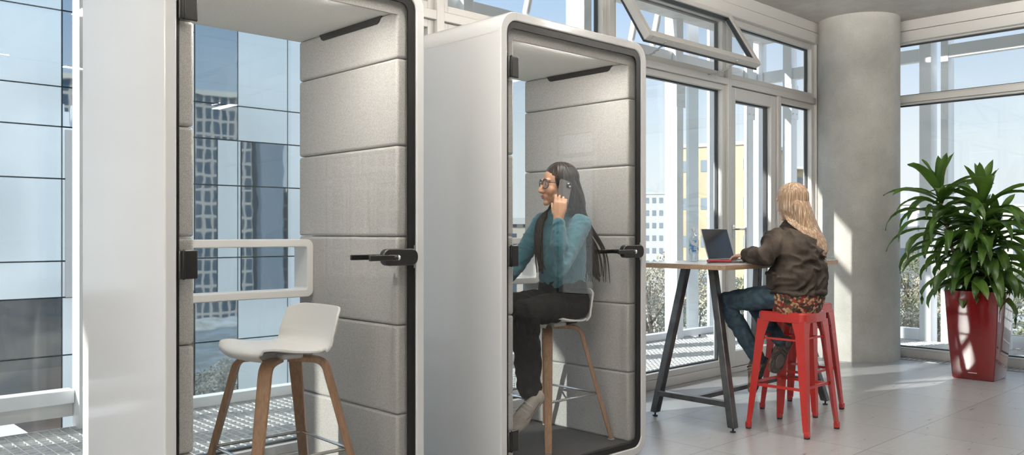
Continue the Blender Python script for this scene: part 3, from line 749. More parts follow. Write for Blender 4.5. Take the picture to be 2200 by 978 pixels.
# red case
q = Matrix.Translation((4.845, 3.075, tz)) @ Matrix.Rotation(-.76, 4, 'Z')
rc = thing('red_case', (4.845, 3.075, tz), 'small dark red leather case on the table in front of the laptop', 'case')
MB().box((-.075, -.035, .006), (.075, .035, .022), q).build('cover', M['red_case'], rc, world=True, bevel=.006, seg=3)
MB().box((-.073, -.034, .0005), (.073, .034, .0055), q).build('base', M['black'], rc, world=True, bevel=.002)
# bottle
bx_, by_ = 4.885, 3.30
bo = thing('water_bottle', (bx_, by_, tz), 'clear plastic water bottle with a blue label and grey cap on the table', 'bottle')
def lathe(mb, prof, cx, cy, z0, n=32, cap=True):
    mb.loft([[V((cx+r*math.cos(2*PI*k/n), cy+r*math.sin(2*PI*k/n), z0+z)) for k in range(n)] for r, z in prof], cap); return mb
lathe(MB(), [(.026, .001), (.032, .006), (.033, .02), (.0315, .05), (.033, .06), (.033, .15), (.031, .168), (.025, .185), (.016, .198), (.0125, .205), (.0125, .216)], bx_, by_, tz).build('body', M['bottle_glass'], bo, world=True, smooth=True)
lathe(MB(), [(.014, .209), (.0145, .211), (.0145, .228), (.013, .230)], bx_, by_, tz).build('cap', M['cap'], bo, world=True, smooth=True)
mlab = pbr('bottle_label', (.55,.63,.68), .4, col2=(.08,.25,.45), scale=38, lo=.52, hi=.56)
lb = MB(); rr_ = [[V((bx_+.0336*math.cos(a_), by_+.0336*math.sin(a_), tz+z)) for a_ in [2*PI*k/32 for k in range(32)]] for z in (.062, .148)]
lb.loft(rr_, cap=False); lb.build('label', mlab, bo, world=True, smooth=True)
mblue = pbr('label_blue_print', (.03,.16,.38), .4)
def lettering(rows, ang0, zc, cell, parent, r=.0342):
    m = MB()
    for j, row in enumerate(rows):
        for i_, ch in enumerate(row):
            if ch != '#': continue
            a0 = ang0+(i_)*cell/r; a1 = a0+cell/r; z0 = zc-j*cell; z1 = z0-cell
            m.add([V((bx_+r*math.cos(a), by_+r*math.sin(a), tz+z)) for a, z in ((a0, z1), (a1, z1), (a1, z0), (a0, z0))], [(0,1,2,3)])
    m.build('label_print', mblue, parent, world=True)
lettering(['###.#.#', '#...#.#', '###..#.', '#...#.#', '###.#.#', '.......', '#######', '#######', '#######'], math.atan2(-.66, -.75)-.45, .108, .0042, bo)

# ------------------------------------------------------------------ planter
PC = V((8.0, 2.48, 0))
pt = thing('potted_dracaena', PC, 'tall leafy dracaena in a glossy tapered red planter by the right-hand windows', 'potted plant')
def sq(h, z, r=.012): return [V((PC.x+a, PC.y+b, z)) for a, b in rrect(-h, -h, h, h, r, 4)]
H_ = .76
rings = [sq(.158, .0), sq(.166, .012), sq(.172, .09), sq(.192, .35), sq(.207, .62), sq(.213, .752), sq(.213, H_), sq(.200, H_), sq(.198, H_-.05), sq(.15, H_-.05)]
MB().loft(rings).build('planter', M['red_pot'], pt, world=True, smooth=True, angle=30)
MB().loft([sq(.199, H_-.06), sq(.199, H_-.03)]).build('soil', M['soil'], pt, world=True)
lg_ = MB().box((PC.x-.1665-.012, PC.y-.035, .058), (PC.x-.165, PC.y+.035, .064)); lg_.build('maker_mark', M['grey_plastic'], pt, world=True)
bpy.data.objects[lg_ and 'maker_mark'].location += V((.0075, 0, 0))
def leaf(mb, base, az, el, length, width, droop, twist=0, n=9):
    """strap leaf arching out from base; el is the elevation of the first stretch, droop how far it bends down"""
    p = V(base); pts = [p.copy()]; e = el
    for k in range(n):
        st = length/n; p = p+V((math.cos(az)*math.cos(e), math.sin(az)*math.cos(e), math.sin(e)))*st; pts.append(p.copy()); e -= droop/n*(.4+1.2*k/n)
    rows = []
    for k, q in enumerate(pts):
        f = k/n; w = width*(math.sin(PI*min(1, (f*.86+.10)))**.75)*(1 if f < .97 else .12)
        if k == n: w = .0015
        if k == 0: w = width*.35
        a = pts[max(0, k-1)]; b = pts[min(n, k+1)]; T_ = (b-a).normalized(); s = T_.cross(V((0,0,1)))
        if s.length < .05: s = V((-math.sin(az), math.cos(az), 0))
        s.normalize(); s = Matrix.Rotation(twist*f, 3, T_) @ s; u = s.cross(T_)
        wave = .006*math.sin(f*9+az*3)
        rows.append([q+s*(w/2)+u*(.22*w+wave), q+s*(w/4)+u*(.07*w), q, q-s*(w/4)+u*(.07*w), q-s*(w/2)+u*(.22*w-wave)])
    vs = [v for r_ in rows for v in r_]; fs = [(i*5+j, i*5+j+1, (i+1)*5+j+1, (i+1)*5+j) for i in range(len(rows)-1) for j in range(4)]
    mb.add(vs, fs)
rnd = random.Random(11)
canes = [((-.05, .08), (-.10, .30), 1.64, 'left'), ((.03, -.05), (.02, -.02), 1.56, 'right'), ((.08, .05), (.16, -.10), 1.34, 'low')]
for ci, (b0, b1, zt, nm) in enumerate(canes):
    P0 = PC+V((b0[0], b0[1], H_-.04)); P1 = PC+V((b1[0], b1[1], zt)); mid = P0.lerp(P1, .5)+V((b0[0]*.2, b0[1]*.2, 0))
    path, _ = smooth_path([P0, mid, P1], [(1,1)]*3, 10)
    MB().tube(path, [.017-.008*k/len(path) for k in range(len(path))], n=10).build('cane', M['cane'], pt, world=True, smooth=True)
    fo = MB(); nl = (74, 80, 52)[ci]; az = rnd.random()*6
    for k in range(nl):
        f = (k+.5)/nl                     # 0 at the bottom, 1 at the tip
        q = (.10 if ci < 2 else .05)+ (1-.10)*f; q = min(q, 1); idx = min(int(q*(len(path)-1)), len(path)-2); ff = q*(len(path)-1)-idx; base = path[idx].lerp(path[idx+1], ff)
        az += 2.399+rnd.uniform(-.3, .3)
        if f > .93: el = rnd.uniform(1.05, 1.45); dr = rnd.uniform(.1, .5); ln = rnd.uniform(.30, .38)
        elif f > .80: el = rnd.uniform(.45, .95); dr = rnd.uniform(.9, 1.6); ln = rnd.uniform(.42, .54)
        elif f > .35: el = rnd.uniform(.15, .6); dr = rnd.uniform(1.7, 2.6); ln = rnd.uniform(.46, .60)
        else: el = rnd.uniform(-.1, .45); dr = rnd.uniform(1.6, 2.4); ln = rnd.uniform(.36, .50)
        # keep leaves clear of the window plane and the column
        d2 = V((math.cos(az), math.sin(az), 0))
        reach = base+d2*ln*.85
        if reach.x > FX-.12: ln *= max(.35, (FX-.12-base.x)/max(.01, reach.x-base.x))
        if (V((reach.x, reach.y, 0))-V((CX, CY, 0))).length < CR+.05: ln *= .55
        leaf(fo, base, az, el, ln, rnd.uniform(.068, .098), dr, rnd.uniform(-.7, .7))
    o = fo.build('foliage', M['leaf'], pt, world=True, smooth='all')

# ------------------------------------------------------------------ outdoors
def pale():
    m, nt, out = new_mat('pale_glass_panel')
    g = N(nt, 'ShaderNodeBsdfGlossy', Roughness=.12); g.inputs[0].default_value = (.92,.96,.98,1)
    d_ = N(nt, 'ShaderNodeBsdfDiffuse'); d_.inputs[0].default_value = (.84,.90,.92,1)
    mx = N(nt, 'ShaderNodeMixShader'); mx.inputs[0].default_value = .30; L(nt, d_.outputs[0], mx.inputs[1]); L(nt, g.outputs[0], mx.inputs[2]); L(nt, mx.outputs[0], out.inputs[0])
    return m
M['pale_panel'] = pale()
def mirror_panel():
    m, nt, out = new_mat('mirror_glazing')
    g = N(nt, 'ShaderNodeBsdfGlossy', Roughness=.02); g.inputs[0].default_value = (.60,.68,.75,1)
    d_ = N(nt, 'ShaderNodeBsdfDiffuse'); d_.inputs[0].default_value = (.06,.12,.17,1)
    mx = N(nt, 'ShaderNodeMixShader'); mx.inputs[0].default_value = .74; L(nt, d_.outputs[0], mx.inputs[1]); L(nt, g.outputs[0], mx.inputs[2]); L(nt, mx.outputs[0], out.inputs[0])
    tc = N(nt, 'ShaderNodeTexCoord'); nz = N(nt, 'ShaderNodeTexNoise', Scale=1.1, Detail=2); L(nt, tc.outputs['Object'], nz.inputs['Vector'])
    bp = N(nt, 'ShaderNodeBump', Strength=.06, Distance=.02); L(nt, nz.outputs[0], bp.inputs['Height']); L(nt, bp.outputs[0], g.inputs['Normal'])
    return m
M['mirror'] = mirror_panel()
M['dark_mirror'] = pbr('dark_glazing', (.045,.060,.068), .06, spec=1.0, col2=(.13,.085,.06), scale=.35, coat=1)
M['joint'] = pbr('dark_joint', (.10,.13,.15), .5)
M['beige'] = pbr('beige_render', (.62,.57,.48), .8, col2=(.66,.61,.52), scale=.5)
M['tan'] = pbr('tan_render', (.44,.36,.23), .8, col2=(.50,.42,.28), scale=.3)
M['white_render'] = pbr('white_render', (.52,.51,.50), .8)
M['far_glass'] = pbr('far_window_glass', (.20,.24,.28), .2)
M['blue_roof'] = pbr('roof_unit_grey', (.40,.46,.52), .5)
M['brown_store'] = pbr('brown_interior', (.12,.07,.04), .8, col2=(.20,.12,.07), scale=2)
YB = 20.0
gb = thing('glass_building', (8, YB, -8), 'pale blue glass office building across the way, seen left and through the first booth', 'building')
MB().box((-6, YB+.12, -8), (12.6, YB+7, 9.9)).build('core', M['joint'], gb, world=True)
def panel(x0, x1, z0, z1, kind):
    g_ = .016
    MB().box((x0+g_, YB, z0+g_), (x1-g_, YB+.10, z1-g_)).build('panel', M[kind], gb, world=True)
X = lambda px: sight(px, 500, y=YB).x
ZL = [-8, -5.2, -3.2, -1.41, -.15, .64, 2.43, 3.56, 4.43, 6.09, 9.85]
cols = [(-6, -1, 'a'), (-1, 2.6, 'a'), (2.6, X(133), 'a'), (X(133), X(158), 'b'), (X(158), 7.2, 'c'), (7.2, X(418), 'a')]
for x0, x1, k in cols:
    for i in range(len(ZL)-1):
        z0, z1 = ZL[i], ZL[i+1]; kind = 'pale_panel'
        if k == 'a' and z1 <= -.14: kind = 'dark_mirror'
        if k == 'b': kind = 'mirror' if z0 > 3.5 else 'pale_panel'
        panel(x0, x1, z0, z1, kind)
xa, xb, xc, xd, xe, xf = X(418), X(467), X(511), X(518), X(618), 12.6
for z0, z1, row in ((4.43, 9.85, ((xa, xc, 'm'), (xc, xe, 'p'), (xe, xf, 'p'))), (3.56, 4.43, ((xa, xc, 'm'), (xc, xe, 'p'), (xe, xf, 'p'))),
                    (2.43, 3.56, ((xa, xb, 'm'), (xb, xc, 'p'), (xc, xd, 'p'), (xd, xe, 'm'), (xe, xf, 'p'))), (.64, 2.43, ((xa, xb, 'm'), (xb, xc, 'p'), (xc, xd, 'p'), (xd, xe, 'm'), (xe, xf, 'p'))),
                    (-.35, .64, ((xa, xb, 'm'), (xb, xc, 'p'), (xc, xd, 'p'), (xd, xe, 'm'), (xe, xf, 'p'))), (-1.41, -.35, ((xa, xc, 'm'), (xc, xe, 'p'), (xe, xf, 'p'))), (-3.2, -1.41, ((xa, xc, 'm'), (xc, xe, 'p'), (xe, xf, 'p'))), (-8, -3.2, ((xa, xc, 'm'), (xc, xe, 'p'), (xe, xf, 'p')))):
    for x0, x1, k in row: panel(x0, x1, z0, z1, 'mirror' if k == 'm' else 'pale_panel')
for i, (px, w) in enumerate(((140, .16),)): MB().box((X(px), YB-.04, -.15), (X(px)+w, YB+.0, 3.5)).build('fin', M['white_render'], gb, world=True)
# reflected buildings across the square
def grid_mat(name, wall, glassc, bw, rh, mort):
    m, nt, out = new_mat(name); bs = N(nt, 'ShaderNodeBsdfPrincipled', Roughness=.6); L(nt, bs.outputs[0], out.inputs[0])
    tc = N(nt, 'ShaderNodeTexCoord'); sx = N(nt, 'ShaderNodeSeparateXYZ'); cx = N(nt, 'ShaderNodeCombineXYZ'); ad = N(nt, 'ShaderNodeMath', operation='ADD')
    L(nt, tc.outputs['Object'], sx.inputs[0]); L(nt, sx.outputs[0], ad.inputs[0]); L(nt, sx.outputs[1], ad.inputs[1]); L(nt, ad.outputs[0], cx.inputs[0]); L(nt, sx.outputs[2], cx.inputs[1])
    br = N(nt, 'ShaderNodeTexBrick', offset=0.0, squash=1.0); L(nt, cx.outputs[0], br.inputs['Vector'])
    br.inputs['Scale'].default_value = 1; br.inputs['Brick Width'].default_value = bw; br.inputs['Row Height'].default_value = rh; br.inputs['Mortar Size'].default_value = mort; br.inputs['Mortar Smooth'].default_value = 0
    br.inputs['Color1'].default_value = c4(glassc); br.inputs['Color2'].default_value = c4([g*1.5 for g in glassc]); br.inputs['Mortar'].default_value = c4(wall)
    L(nt, br.outputs[0], bs.inputs['Base Color']); return m
M['tower'] = grid_mat('tower_facade', (.50,.44,.38), (.035,.055,.08), .85, 1.35, .125)
def tower(x0, x1, y0, y1, z1, mat, label, parts=True):
    t_ = thing('tower_block', ((x0+x1)/2, (y0+y1)/2, -8), label, 'building')
    MB().box((x0, y0, -8), (x1, y1, z1)).build('wall', mat, t_, world=True)
    MB().box((x0-.3, y0-.3, z1), (x1+.3, y1+.3, z1+.5)).build('parapet', M['beige'], t_, world=True)
    return t_
tower(20, 40.2, -52, -40, 14.6, M['tower'], 'gridded stone tower block mirrored in the glass building through the first booth')
tower(41.0, 44.0, -50, -40.5, 13.2, M['far_glass'], 'added dark block for the darker side face of the gridded tower in the reflection')  # separate dark block added in place of the tower's darker side face
tower(44.8, 48.5, -50, -41, 5.5, M['tower'], 'lower stone block at the right of the reflected tower')
# low beige roof at the far left
lo_ = thing('roof_plant_box', (1.2, 10.6, -8), 'low beige plant-room box with a white top outside at the far left, below the rail', 'plant room')
MB().box((-3, 9.6, -8), (2.52, 12.2, -.98)).build('wall', M['beige'], lo_, world=True)
MB().box((-3.05, 9.55, -.98), (2.57, 12.25, -.93)).build('coping', M['white_render'], lo_, world=True)

# ground and slope
def hgt(x, y):
    d_ = math.hypot(x, y); h = -6.0+1.9*min(1, max(0, (d_-16)/60)) + .5*noise.noise(V((x*.09, y*.09, 0)))
    return h
gm = MB(); nx, ny = 60, 60; vs = []; 
for i in range(nx+1):
    for j in range(ny+1):
        x = -20+i*4.5; y = -75+j*4.0; vs.append(V((x, y, hgt(x, y) if (x > 13 or y > 12) and y > -25 else -8)))
fs = [(i*(ny+1)+j, (i+1)*(ny+1)+j, (i+1)*(ny+1)+j+1, i*(ny+1)+j+1) for i in range(nx) for j in range(ny)]
gm.add(vs, fs)
M['ground'] = pbr('rough_ground', (.40,.37,.30), .95, col2=(.58,.56,.52), scale=.8, detail=8, bump=.6, bscale=1.5, bdist=.3)
tag(gm.build('ground', M['ground'], smooth='all'), kind='structure')
far = MB().box((-400, -400, -8.6), (700, 700, -8.4)); tag(far.build('far_ground', M['ground']), kind='structure')

# apartment blocks with windows
def block(name, c, w, d_, z0, z1, rz, wall, label, rows, ncol, cat='building', band=False, roofbox=True, ww=.55, wh=.5):
    t_ = thing(name, c, label, cat, None, rz)
    MB().box((-w/2, 0, z0), (w/2, d_, z1)).build('wall', wall, t_)
    MB().box((-w/2-.15, -.15, z1), (w/2+.15, d_+.15, z1+.25)).build('parapet', M['white_render'], t_)
    if roofbox: MB().box((-w*.3, d_*.3, z1+.25), (-w*.05, d_*.6, z1+1.2)).build('roof_unit', M['blue_roof'], t_)
    fh = (z1-z0)/rows; cw = w/ncol
    for r_ in range(rows):
        for c_ in range(ncol):
            x = -w/2+cw*(c_+.5); z = z0+fh*(r_+.5)
            MB().box((x-cw*ww/2, -.06, z-fh*wh/2), (x+cw*ww/2, .05, z+fh*wh/2)).build('window', M['far_glass'], t_)
    return t_
face = lambda px: math.atan2((FWD+RGT*((px-1100)/FOC)).y, (FWD+RGT*((px-1100)/FOC)).x)-PI/2
c = sight(1405, 500, dep=150); c.z = 0
block('apartment_block', c, 13.5, 9, -12, 8.1, face(1415), M['white_render'], 'distant white apartment block seen between the second booth and the first outer post', 9, 11, ww=.5, wh=.42)
c = sight(1535, 500, dep=62); c.z = 0
block('apartment_block', c, 6.4, 9, -12, 7.6, face(1520)-.35, M['tan'], 'tan apartment building outside left of the open glass door frame', 7, 4, ww=.3, wh=.3, roofbox=False)
c = sight(1735, 500, dep=70); c.z = 0
block('apartment_block', c, 3.4, 6, -12, 6.5, face(1735), M['tan'], 'narrow tan building outside seen at the edge of the concrete column', 7, 2, roofbox=False)
c = sight(1960, 500, dep=80); c.z = 0
block('house', c, 8, 8, -6, 3.9, face(1960), M['white_render'], 'distant white house right of the column behind the plant', 3, 4, 'house')
c = sight(2165, 500, dep=95); c.z = 0
block('house', c, 9, 8, -6, 4.2, face(2165), M['beige'], 'distant pale house behind the right side of the plant', 3, 4, 'house')
c = sight(2060, 500, dep=120); c.z = 0
block('house', c, 10, 8, -6, 2.4, face(2060), M['white_render'], 'lowest distant house behind the middle of the plant', 3, 4, 'house', roofbox=False)
c = sight(1117, 500, dep=34); c.z = 0
block('brick_block', c, 5, 6, -6, 1.6, face(1117), M['tower'], 'grey brick block outside seen low through the left edge of the second booth', 2, 2, roofbox=False)

# shrubs and bare trees on the slope
M['twig'] = pbr('winter_foliage', (.24,.21,.15), .9, col2=(.48,.44,.35), scale=1.1, lo=.35, hi=.65)
M['evergreen'] = pbr('evergreen_foliage', (.14,.155,.085), .9, col2=(.30,.31,.20), scale=1.5)
M['bark'] = pbr('bark', (.16,.13,.10), .9)
def crown(seed, kind):
    rr = random.Random(seed); m = MB()
    for k in range(4200):
        while True:
            p = V((rr.uniform(-1, 1), rr.uniform(-1, 1), rr.uniform(-1, 1)))
            if p.length < 1: break
        p = p.normalized()*(p.length**.45)
        if kind == 'cone': w = max(.06, (1-(p.z+1)/2)); p = V((p.x*w*.85, p.y*w*.85, p.z*1.7+.6))
        else: p += V((noise.noise(p*2+V((seed,0,0))), noise.noise(p*2+V((0,seed,0))), noise.noise(p*2+V((0,0,seed)))))*.5; p.z = p.z*.8
        s = rr.uniform(.014, .036); a = V((rr.uniform(-1,1), rr.uniform(-1,1), rr.uniform(-1,1))).normalized(); b = a.orthogonal().normalized(); b = Matrix.Rotation(rr.uniform(0, 6), 3, a) @ b; c_ = a.cross(b)
        m.add([p+b*s+c_*s*.6, p-b*s+c_*s*.6, p-b*s-c_*s*.6, p+b*s-c_*s*.6], [(0,1,2,3)])
    return m
def tree_proto(seed, kind, mat):
    t_ = thing('shrub' if kind != 'cone' else 'conifer', (0,0,0), 'x', 'shrub' if kind != 'cone' else 'tree')
    cm = crown(seed, kind); cm.v = [v+V((0,0,1.1 if kind != 'cone' else 1.4)) for v in cm.v]
    cm.build('foliage', mat, t_)
    bm_ = MB(); bm_.tube([(0,0,-.3), (.03,0,.6), (0,.04,1.4)], [.06,.05,.02], n=6)
    rr = random.Random(seed)
    for k in range(9):
        a = rr.uniform(0, 6.28); r_ = rr.uniform(.5, .95); z_ = rr.uniform(.9, 1.9); bm_.tube([(0,0,rr.uniform(.2,.8)), (math.cos(a)*r_*.5, math.sin(a)*r_*.5, z_*.7), (math.cos(a)*r_, math.sin(a)*r_, z_)], [.03,.02,.006], n=5)
    bm_.build('trunk', M['bark'], t_)
    return t_
protos = [tree_proto(1, 'r', M['twig']), tree_proto(5, 'r', M['twig']), tree_proto(9, 'r', M['evergreen']), tree_proto(3, 'cone', M['evergreen'])]
spots = []
rs = random.Random(4)
for px, dep, s, k in ((1398, 24, 2.0, 0), (1450, 26, 2.2, 1), (1500, 22, 1.9, 2), (1520, 40, 3.3, 1), (1405, 17, 1.5, 1), (1436, 19, 1.5, 0), (1470, 18, 1.4, 2), (1590, 30, 2.6, 0), (1632, 24, 2.2, 2), (1715, 27, 1.7, 3), (1510, 17, 1.5, 0), (1650, 19, 1.6, 0), (1715, 24, 2.0, 1),
                      (1938, 22, 1.7, 0), (1950, 31, 2.3, 2), (1975, 20, 1.5, 1), (1990, 38, 2.8, 0), (2020, 24, 1.9, 2), (2040, 18, 1.4, 0), (2075, 30, 2.5, 1), (2150, 28, 2.2, 2), (2185, 20, 1.6, 1), (2015, 55, 3.4, 2), (2130, 60, 3.4, 1), (1960, 15.5, 1.2, 1), (2190, 15.5, 1.2, 0)):
    spots.append((px, dep, s, k))
land = [(1392, 'behind the second booth edge'), (1440, 'left of the wide outer post'), (1500, 'behind the water bottle'), (1560, 'behind the laptop'), (1620, 'seen through the glass door'), (1680, 'behind the blonde woman'), (1760, 'at the column edge'), (1960, 'just right of the column'), (2030, 'left of the plant'), (2090, 'behind the plant'), (2150, 'behind the planter'), (2250, 'at the right edge')]
placed = []
fixed = []
for px, dep, s, k in sorted(spots, key=lambda q: q[1]):
    while True:
        p = sight(px, 500, dep=dep)
        if all(math.hypot(p.x-a, p.y-b) > 1.42*(s+c) for a, b, c in placed) or dep > 140: break
        dep += 1.0
    if dep > 55: continue
    placed.append((p.x, p.y, s)); fixed.append((px, dep, s, k))
spots = fixed
used = set(); seen_lab = {}
for n_, (px, dep, s, k) in enumerate(spots):
    src = protos[k]
    o = src if k not in used else copy_tree(src)
    used.add(k)
    p = sight(px, 500, dep=dep); p.z = hgt(p.x, p.y)-.1
    o.location = p; o.scale = (s, s, s*(.9+.3*rs.random())); o.rotation_euler.z = rs.uniform(0, 6)
    w = min(land, key=lambda q: abs(q[0]-px))[1]
    dist = 'nearest' if dep < 24 else ('near' if dep < 32 else ('mid-distance' if dep < 45 else ('far-off' if dep < 70 else 'most distant')))
    kn = ['bare twiggy shrub', 'pale winter shrub', 'dull green shrub', 'pointed conifer'][k]
    o['label'] = f'{dist} {kn} on the slope outside, {w}'
    if o['label'] in seen_lab:
        seen_lab[o['label']] += 1
        o['label'] = o['label'].replace('shrub on', ('shrub further back on', 'small shrub furthest back on')[min(1, seen_lab[o['label']]-2)])
    else: seen_lab[o['label']] = 1
    o['group'] = 'shrubs and trees on the slope outside'
# ------------------------------------------------------------------ people
def frame(origin, f, tilt=0, roll=0):
    f = V(f).normalized(); u = V((0,0,1)); l = u.cross(f).normalized(); u = f.cross(l).normalized()
    R_ = Matrix((l, f, u)).transposed().to_4x4()
    R_ = R_ @ Matrix.Rotation(tilt, 4, 'X') @ Matrix.Rotation(roll, 4, 'Y')
    return Matrix.Translation(origin) @ R_
def head_mesh(mb, H):
    def E(c, r, n=20, m=14): mb.ell(c, r, H, n, m)
    E((0,-.012,.035), (.074,.094,.082), 28, 18); E((0,.028,-.018), (.061,.063,.088)); E((0,.036,-.066), (.046,.050,.040)); E((0,.076,-.096), (.019,.018,.016))
    for s in (-1, 1):
        E((s*.034,.060,-.028), (.026,.026,.030)); E((s*.030,.076,.030), (.024,.014,.010)); E((s*.010,.100,-.033), (.009,.010,.008))
        E((s*.074,-.006,-.004), (.008,.017,.031)); E((s*.070,.004,-.004), (.010,.012,.020)); E((s*.031,.077,.009), (.014,.009,.009))
        E((s*.050,.020,-.062), (.012,.035,.022))
    mb.tube([H @ V(p) for p in ((0,.080,.022), (0,.094,.002), (0,.107,-.018), (0,.111,-.030))], [.009,.010,.0115,.011], n=12)
    E((0,.100,-.036), (.012,.012,.007)); E((0,.090,-.056), (.022,.012,.0065)); E((0,.088,-.067), (.019,.012,.0075)); E((0,.082,-.062), (.028,.014,.018))
def finger(mb, base, d, nrm, lens, r, curl):
    p = V(base); pts = [p.copy()]; d = V(d).normalized(); nrm = V(nrm).normalized(); ax = d.cross(nrm).normalized(); rad = [r]
    for k, ln in enumerate(lens):
        d = Matrix.Rotation(curl[k], 3, ax) @ d; p = p+d*ln; pts.append(p.copy()); rad.append(r*(1-.10*(k+1)))
    mb.tube(pts, rad, n=10)
    return pts[-1]
def hand(mb, wrist, d, nrm, thumb, s=1.0, curl=(.25,.45,.35), thumb_dir=.75, spread=.05):
    """d: wrist to knuckles, nrm: direction the palm faces, thumb: side of the thumb"""
    w = V(wrist); d = V(d).normalized(); nrm = V(nrm); nrm = (nrm-d*nrm.dot(d)).normalized(); th = d.cross(nrm).normalized()
    if th.dot(V(thumb)) < 0: th = -th
    s *= 1.0
    mb.tube([w-d*.02, w+d*.02*s, w+d*.055*s, w+d*.085*s], [(.026*s,.020*s), (.032*s,.017*s), (.040*s,.015*s), (.038*s,.012*s)], n=16, up=nrm)
    for k, off in enumerate((.029, .010, -.010, -.028)):
        ln = ((.040,.025,.020), (.044,.028,.022), (.041,.026,.021), (.032,.020,.017))[k]
        dd = d+th*(spread*(1.5-k))
        finger(mb, w+d*.082*s+th*off*s, dd, nrm, [q*s for q in ln], .0085*s, [c*(1+.12*k) for c in curl])
    tb = w+d*.028*s+th*.030*s
    finger(mb, tb, d*.75+th*thumb_dir+nrm*.35, nrm, [.036*s,.030*s,.024*s], .0105*s, (.15,.25,.2))
def shoe(heel, toe, up, parent, m_up, m_sole, L_=.27, h=1.0):
    heel = V(heel); f = (V(toe)-heel).normalized(); up = V(up); up = (up-f*up.dot(f)).normalized(); l = up.cross(f)
    Mx = Matrix.Translation(heel) @ Matrix((l, f, up)).transposed().to_4x4()
    prof = [(0.0,.020,.050),(.012,.030,.062),(.05,.034,.078),(.09,.034,.082),(.13,.037,.070),(.17,.043,.055),(.21,.044,.043),(.245,.034,.034),(.262,.018,.024)]
    k_ = L_/.265; rings = []
    for y, w, hh in prof:
        ring = []
        for a in range(20):
            t_ = 2*PI*a/20; x = math.cos(t_)*w; z = math.sin(t_); z = (z*hh*h if z > 0 else z*.012)+.022
            if z > .04: x *= 1-.35*((z-.04)/.07)
            ring.append(Mx @ V((x, y*k_, z)))
        rings.append(ring)
    up_ = MB().loft(rings); up_.v = [p-parent.location for p in up_.v]
    o = up_.build('shoe', m_up, parent, smooth='all')
    so_ = MB(); out = []
    ws = [(0,.012),(.006,.026),(.03,.034),(.08,.033),(.12,.034),(.17,.045),(.21,.046),(.245,.037),(.264,.020),(.270,.006)]
    pts = [(w, y) for y, w in ws]+[(-w, y) for y, w in reversed(ws)]
    so_.loft([[Mx @ V((x, y*k_, z)) for x, y in pts] for z in (-.004, .024)]); so_.v = [p-parent.location for p in so_.v]
    so_.build('sole', m_sole, o, bevel=.005)
    st_ = MB()
    for sd in (-1, 1): st_.tube([Mx @ V((sd*w, y*k_, z*h)) for w, y, z in ((.0345,.05,.046),(.0352,.09,.036),(.0385,.13,.036),(.0375,.165,.052))], [(.0015,.002),(.002,.0045),(.002,.005),(.0015,.002)], n=6, sub=4)
    st_.v = [p-parent.location for p in st_.v]; st_.build('stripe', M['tread'] if m_up is M['boot'] else M['stripe'], o)
    tp_ = MB()
    for cy, ry, rx in ((.045, .030, .022), (.185, .048, .033)): tp_.tube([Mx @ V((0, cy*k_, -.004)), Mx @ V((0, cy*k_, -.0075))], [(rx, ry), (rx*.9, ry*.9)], n=18, up=f, round_ends=False)
    for cy in (.10, .125): tp_.box((-.024, cy*k_-.004, -.008), (.024, cy*k_+.004, -.003), Mx)
    tp_.v = [p-parent.location for p in tp_.v]; tp_.build('tread', M['tread'] if m_up is M['boot'] else m_sole, o)
    la = MB()
    for k in range(5):
        y = .100+k*.018; hh = (.103-.0085*k)*h
        la.tube([Mx @ V((-.024, y*k_, hh-.020)), Mx @ V((0, (y+.004)*k_, hh+.001)), Mx @ V((.024, y*k_, hh-.020))], .0034, n=6, sub=4)
    la.v = [p-parent.location for p in la.v]; la.build('lace', M['lace'] if m_up is not M['boot'] else m_sole, o)
    return Mx, o
def hair_locks(H, n, th0, th1, tail, seed, r0=.013, part=0.0, top_r=(.084,.106,.092)):
    rr = random.Random(seed); mb = MB(); C_ = V((0,-.012,.035))
    for i in range(n):
        f = i/(n-1); th = math.radians(th0+(th1-th0)*f)+rr.uniform(-.03, .03)
        pts = []; rad = []
        jit = rr.uniform(-.004, .005)
        for k in range(7):
            ph = math.radians(6+k*15.5)
            dirv = V((math.sin(ph)*math.sin(th), math.sin(ph)*math.cos(th), math.cos(ph)))
            # sweep side locks backwards as they descend
            back = .018*k/6*max(0, math.cos(th))
            p = C_+V((dirv.x*(top_r[0]+jit), dirv.y*(top_r[1]+jit)-back, dirv.z*(top_r[2]+jit)))
            p.x += part*(1-k/6)
            pts.append(H @ p); q = .35+.65*min(1, k/3); rad.append((r0*q*1.25, r0*q*.7))
        tl = tail(th, f, rr)
        for j, p in enumerate(tl):
            pts.append(V(p)); g = 1-(j+1)/len(tl); rad.append((r0*(.25+.95*g), r0*(.15+.5*g)))
        mb.tube(pts, rad, n=8, sub=3)
    return mb
def local(mb, parent): mb.v = [p-parent.location for p in mb.v]; return mb
def folds(amp, sc=(14,14,9), seed=0, amp2=0, warp=1.5):
    def f(p):
        q = V((p.x*sc[0], p.y*sc[1], p.z*sc[2]))+V((seed, 0, 0))
        w = V((noise.noise(q*.35), noise.noise(q*.35+V((9,0,0))), noise.noise(q*.35+V((0,9,0)))))*warp
        a = noise.noise(q+w); return amp*(abs(a)*-2+.5)+amp2*noise.noise(q*2.6+w)
    return f

